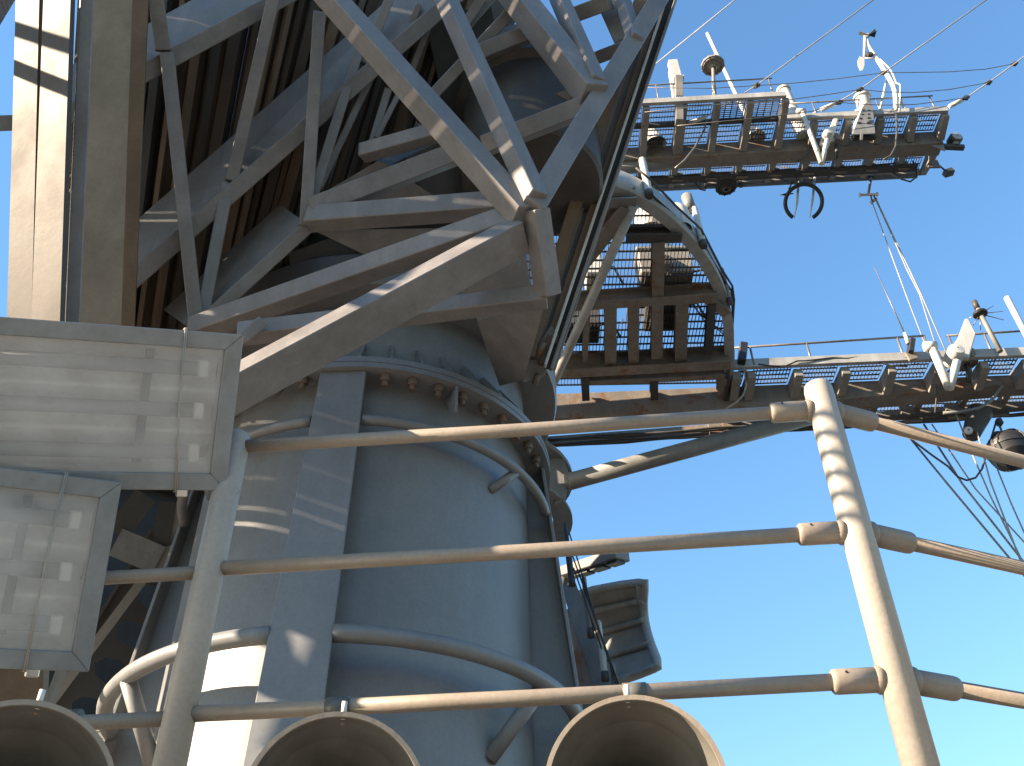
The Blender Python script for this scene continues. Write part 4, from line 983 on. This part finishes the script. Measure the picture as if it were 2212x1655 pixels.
# ================================================================== BESIDE THE PEDESTAL, RIGHT
YQ = 6.0
t = thing('ribbed_panel', 'grey curved ribbed panel reflector sticking out behind the pedestal', 'panel', atY(cr(420, 1300), YQ))
grid = []
tp = [(280, 765), (420, 722), (620, 685), (800, 664)]; btm = [(470, 1462), (600, 1400), (760, 1345), (895, 1290)]
rt = [0, 0.03, 0.06, 0.03]
rows = 12; cols = 12
def lin(P, t):
    f = t*(len(P)-1); i = min(int(f), len(P)-2); f -= i; return (lerp(P[i][0], P[i+1][0], f), lerp(P[i][1], P[i+1][1], f))
vs = []
def panel_pt(u, v, off=0.0):
    a, b = lin(tp, u), lin(btm, u)
    x = lerp(a[0], b[0], v); y = lerp(a[1], b[1], v)
    x -= 45*math.sin(math.pi*min(1, v*1.1))*u
    bow = 0.22*math.sin(math.pi*v)+0.10*math.sin(math.pi*u)
    return atY(cr(x, y), YQ+bow-0.25*u+off)
for i in range(rows+1):
    for j in range(cols+1): vs.append(panel_pt(j/cols, i/rows))
nv = len(vs)
for i in range(rows+1):
    for j in range(cols+1): vs.append(panel_pt(j/cols, i/rows, 0.03))
fs = []
for i in range(rows):
    for j in range(cols):
        a = i*(cols+1)+j; fs.append((a, a+1, a+cols+2, a+cols+1)); fs.append((nv+a, nv+a+cols+1, nv+a+cols+2, nv+a+1))
mk('shell', (vs, fs, [1]*len(fs)), 'pale', t)
edge = [panel_pt(j/cols, 0) for j in range(cols+1)]+[panel_pt(1, i/rows) for i in range(1, rows+1)]+[panel_pt(1-j/cols, 1) for j in range(1, cols+1)]
mk('rim', sweep(edge, 0.028, 10), 'pale', t)
for v in (0.22, 0.45, 0.72): mk('rib', sweep([panel_pt(j/cols, v, -0.02) for j in range(cols+1)], 0.022, 8), 'pale', t)
mk('rib', sweep([panel_pt(0.93, i/rows*0.42+0.02, -0.02) for i in range(7)], 0.024, 8), 'pale', t)
mk('mount', beam(panel_pt(0, 0.5), V((MX+0.6, MY-0.35, panel_pt(0, 0.5).z-0.1)), 0.08, 0.08), 'pale', t)
t = thing('slot_fixture', 'long slanting grey fixture with dark slots beside the pedestal', 'fixture', atY(cr(215, 590), 6.2))
A, B = atY(cr(215, 598), 6.25), atY(cr(632, 462), 5.9)
mk('body', beam(A, B, 0.16, 0.07, up=V((0.2, -0.5, 1))), 'grey', t, bevel=0.006)
vw = ((A+B)/2-CAM).normalized()
for f0, f1 in ((0.22, 0.44), (0.5, 0.72), (0.78, 0.96)):
    a = lerp(A, B, f0)-V((0, 0, 0.045)); b = lerp(A, B, f1)-V((0, 0, 0.045))
    mk('slot', beam(a, b, 0.09, 0.025, up=V((0.2, -0.5, 1))), 'black', t)
mk('mount', tube(A, V((MX+0.5, MY-0.4, A.z)), 0.03, n=10), 'grey', t)
ins = [((205, 228), (257, 665), 'dark'), ((343, 618), (397, 1045), 'grey'), ((455, 950), (503, 1365), 'white'), ((555, 1262), (592, 1520), 'grey')]
lbs = ['dark rod insulator above the slotted fixture, highest of the insulator row', 'grey rod insulator in front of the ribbed panel, second highest of its row', 'white rod insulator in front of the lower ribs of the panel', 'grey rod insulator just above the lowest railing bar']
for (a, b, mt), lb in zip(ins, lbs):
    A, B = atY(cr(*b), 5.6), atY(cr(*a), 5.6); t = thing('rod_insulator', lb, 'insulator', A, 'insulator row beside the pedestal')
    d = (B-A).normalized(); ln = (B-A).length
    mk('rod', sweep([A, A+d*0.03, A+d*ln*0.6, A+d*(ln*0.62), B-d*0.02, B], [0.019, 0.021, 0.020, 0.016, 0.016, 0.010], 14), mt, t)
    mk('end_cap', tube(A-d*0.025, A+d*0.03, 0.023, n=14), 'dark', t)
for lb, a, b in (('thin inner aerial wire threading the insulator row beside the pedestal', (238, 300), (610, 1500)), ('thin outer aerial wire threading the insulator row beside the pedestal', (262, 470), (640, 1520)), ('thin short aerial wire between the upper insulators', (270, 560), (480, 1160))):
    wire(lb, [atY(cr(*a), 5.58), atY(cr(*b), 5.58)], 0.005, 'dark', 'aerial_wire')
t = thing('slanting_prop', 'slanting grey flat leg with rusty inner face right of the pedestal', 'prop', to_deck(atY(cr(240, 700), 6.0), atY(cr(515, 1500), 5.75)))
A, B = atY(cr(232, 690), 6.0), atY(cr(512, 1500), 5.75); C_ = to_deck(A, B)
mk('flange', beam(A, C_, 0.105, 0.02, up=(A-CAM)), 'grey', t)
mk('web', beam(lerp(A, C_, 0.08)+V((-0.10, 0.14, 0)), C_+V((-0.10, 0.14, 0)), 0.02, 0.24, up=V((0.5, -1, 0))), 'rusty', t)

# ================================================================== DARK LEG WITH HOLES, LEFT
t = thing('girder_leg', 'dark slanting girder leg with round lightening holes left of the pedestal', 'leg', atR(c8(300, 1500), 6.6))
A, B = atR(c8(1120, 330), 6.6), atR(c8(330, 1700), 6.4)
d = (B-A).normalized(); vw = ((A+B)/2-CAM).normalized(); sd = d.cross(vw).normalized(); Lg = (B-A).length; nC = 6; Wd = 0.46
vs, fs = [], []
nm = vw
for k in range(nC):
    c = A+d*(Lg*(k+0.5)/nC); hl = Lg/nC/2
    rect = [(hl, 0), (hl, 1), (0, 1), (-hl, 1), (-hl, 0), (-hl, -1), (0, -1), (hl, -1)]
    for z_ in (0.0, 0.02):
        o = len(vs)
        for (u, v) in rect: vs.append(c+d*u+sd*(v*Wd/2)+nm*z_)
        for i in range(8):
            an = 2*math.pi*i/8; vs.append(c+d*math.cos(an)*0.075+sd*math.sin(an)*0.115+nm*z_)
        for i in range(8): fs.append((o+i, o+(i+1) % 8, o+8+(i+1) % 8, o+8+i))
        if z_ > 0:
            for i in range(8): fs.append((o+8+i, o+8+(i+1) % 8, o-16+8+(i+1) % 8, o-16+8+i))
mk('web', (vs, fs, [0]*len(fs)), 'ant_shade', t)
for s_ in (-1, 1): mk('flange', beam(A+sd*(s_*Wd/2), B+sd*(s_*Wd/2), 0.02, 0.12, up=sd.cross(d)), 'ant_shade', t)
t = thing('brace_frame', 'dark crossed angle braces behind the left railing post', 'brace', atR(c8(900, 420), 6.2))
for a, b, wd, mt in (((700, 300), (960, 410), 0.16, 'grey'), ((940, 410), (1180, 340), 0.11, 'beam'), ((1010, 60), (960, 380), 0.09, 'dark'), ((1110, 40), (1000, 300), 0.06, 'beam'), ((880, 20), (700, 250), 0.13, 'dark'), ((960, 400), (240, 1360), 0.05, 'beam')):
    P0, P1 = atR(c8(*a), 6.1), atR(c8(*b), 6.1); mk('brace', angle_iron(P0, P1, wd, wd, 0.012, up=((P0+P1)/2-CAM)), mt, t)
t = thing('bulkhead_frame', 'tan sunlit upright frame under the lower floodlight', 'frame', atR(c8(150, 1640), 5.2))
for a, b, wd, mt in (((60, 900), (50, 1700), 0.10, 'slat'), ((180, 900), (150, 1700), 0.12, 'slat'), ((260, 950), (225, 1700), 0.06, 'grey'), ((400, 1000), (260, 1380), 0.05, 'grey')):
    P0, P1 = atR(c8(*a), 5.2), atR(c8(*b), 5.2); mk('upright', beam(P0, P1, wd, 0.06, up=((P0+P1)/2-CAM)), mt, t)
t = thing('step_ladder', 'small steps of a ladder in the shade beside the pipe hoop', 'ladder', atR(c8(540, 1700), 5.6))
A, B = atR(c8(620, 1420), 5.7), atR(c8(500, 1720), 5.6)
for s_ in (-0.13, 0.13): mk('stringer', beam(A+V((s_, 0, 0)), B+V((s_, 0, 0)), 0.03, 0.05), 'dark', t)
for k in range(7): c = lerp(A, B, (k+0.5)/7); mk('rung', beam(c-V((0.13, 0, 0)), c+V((0.13, 0, 0)), 0.06, 0.03), 'beam', t)
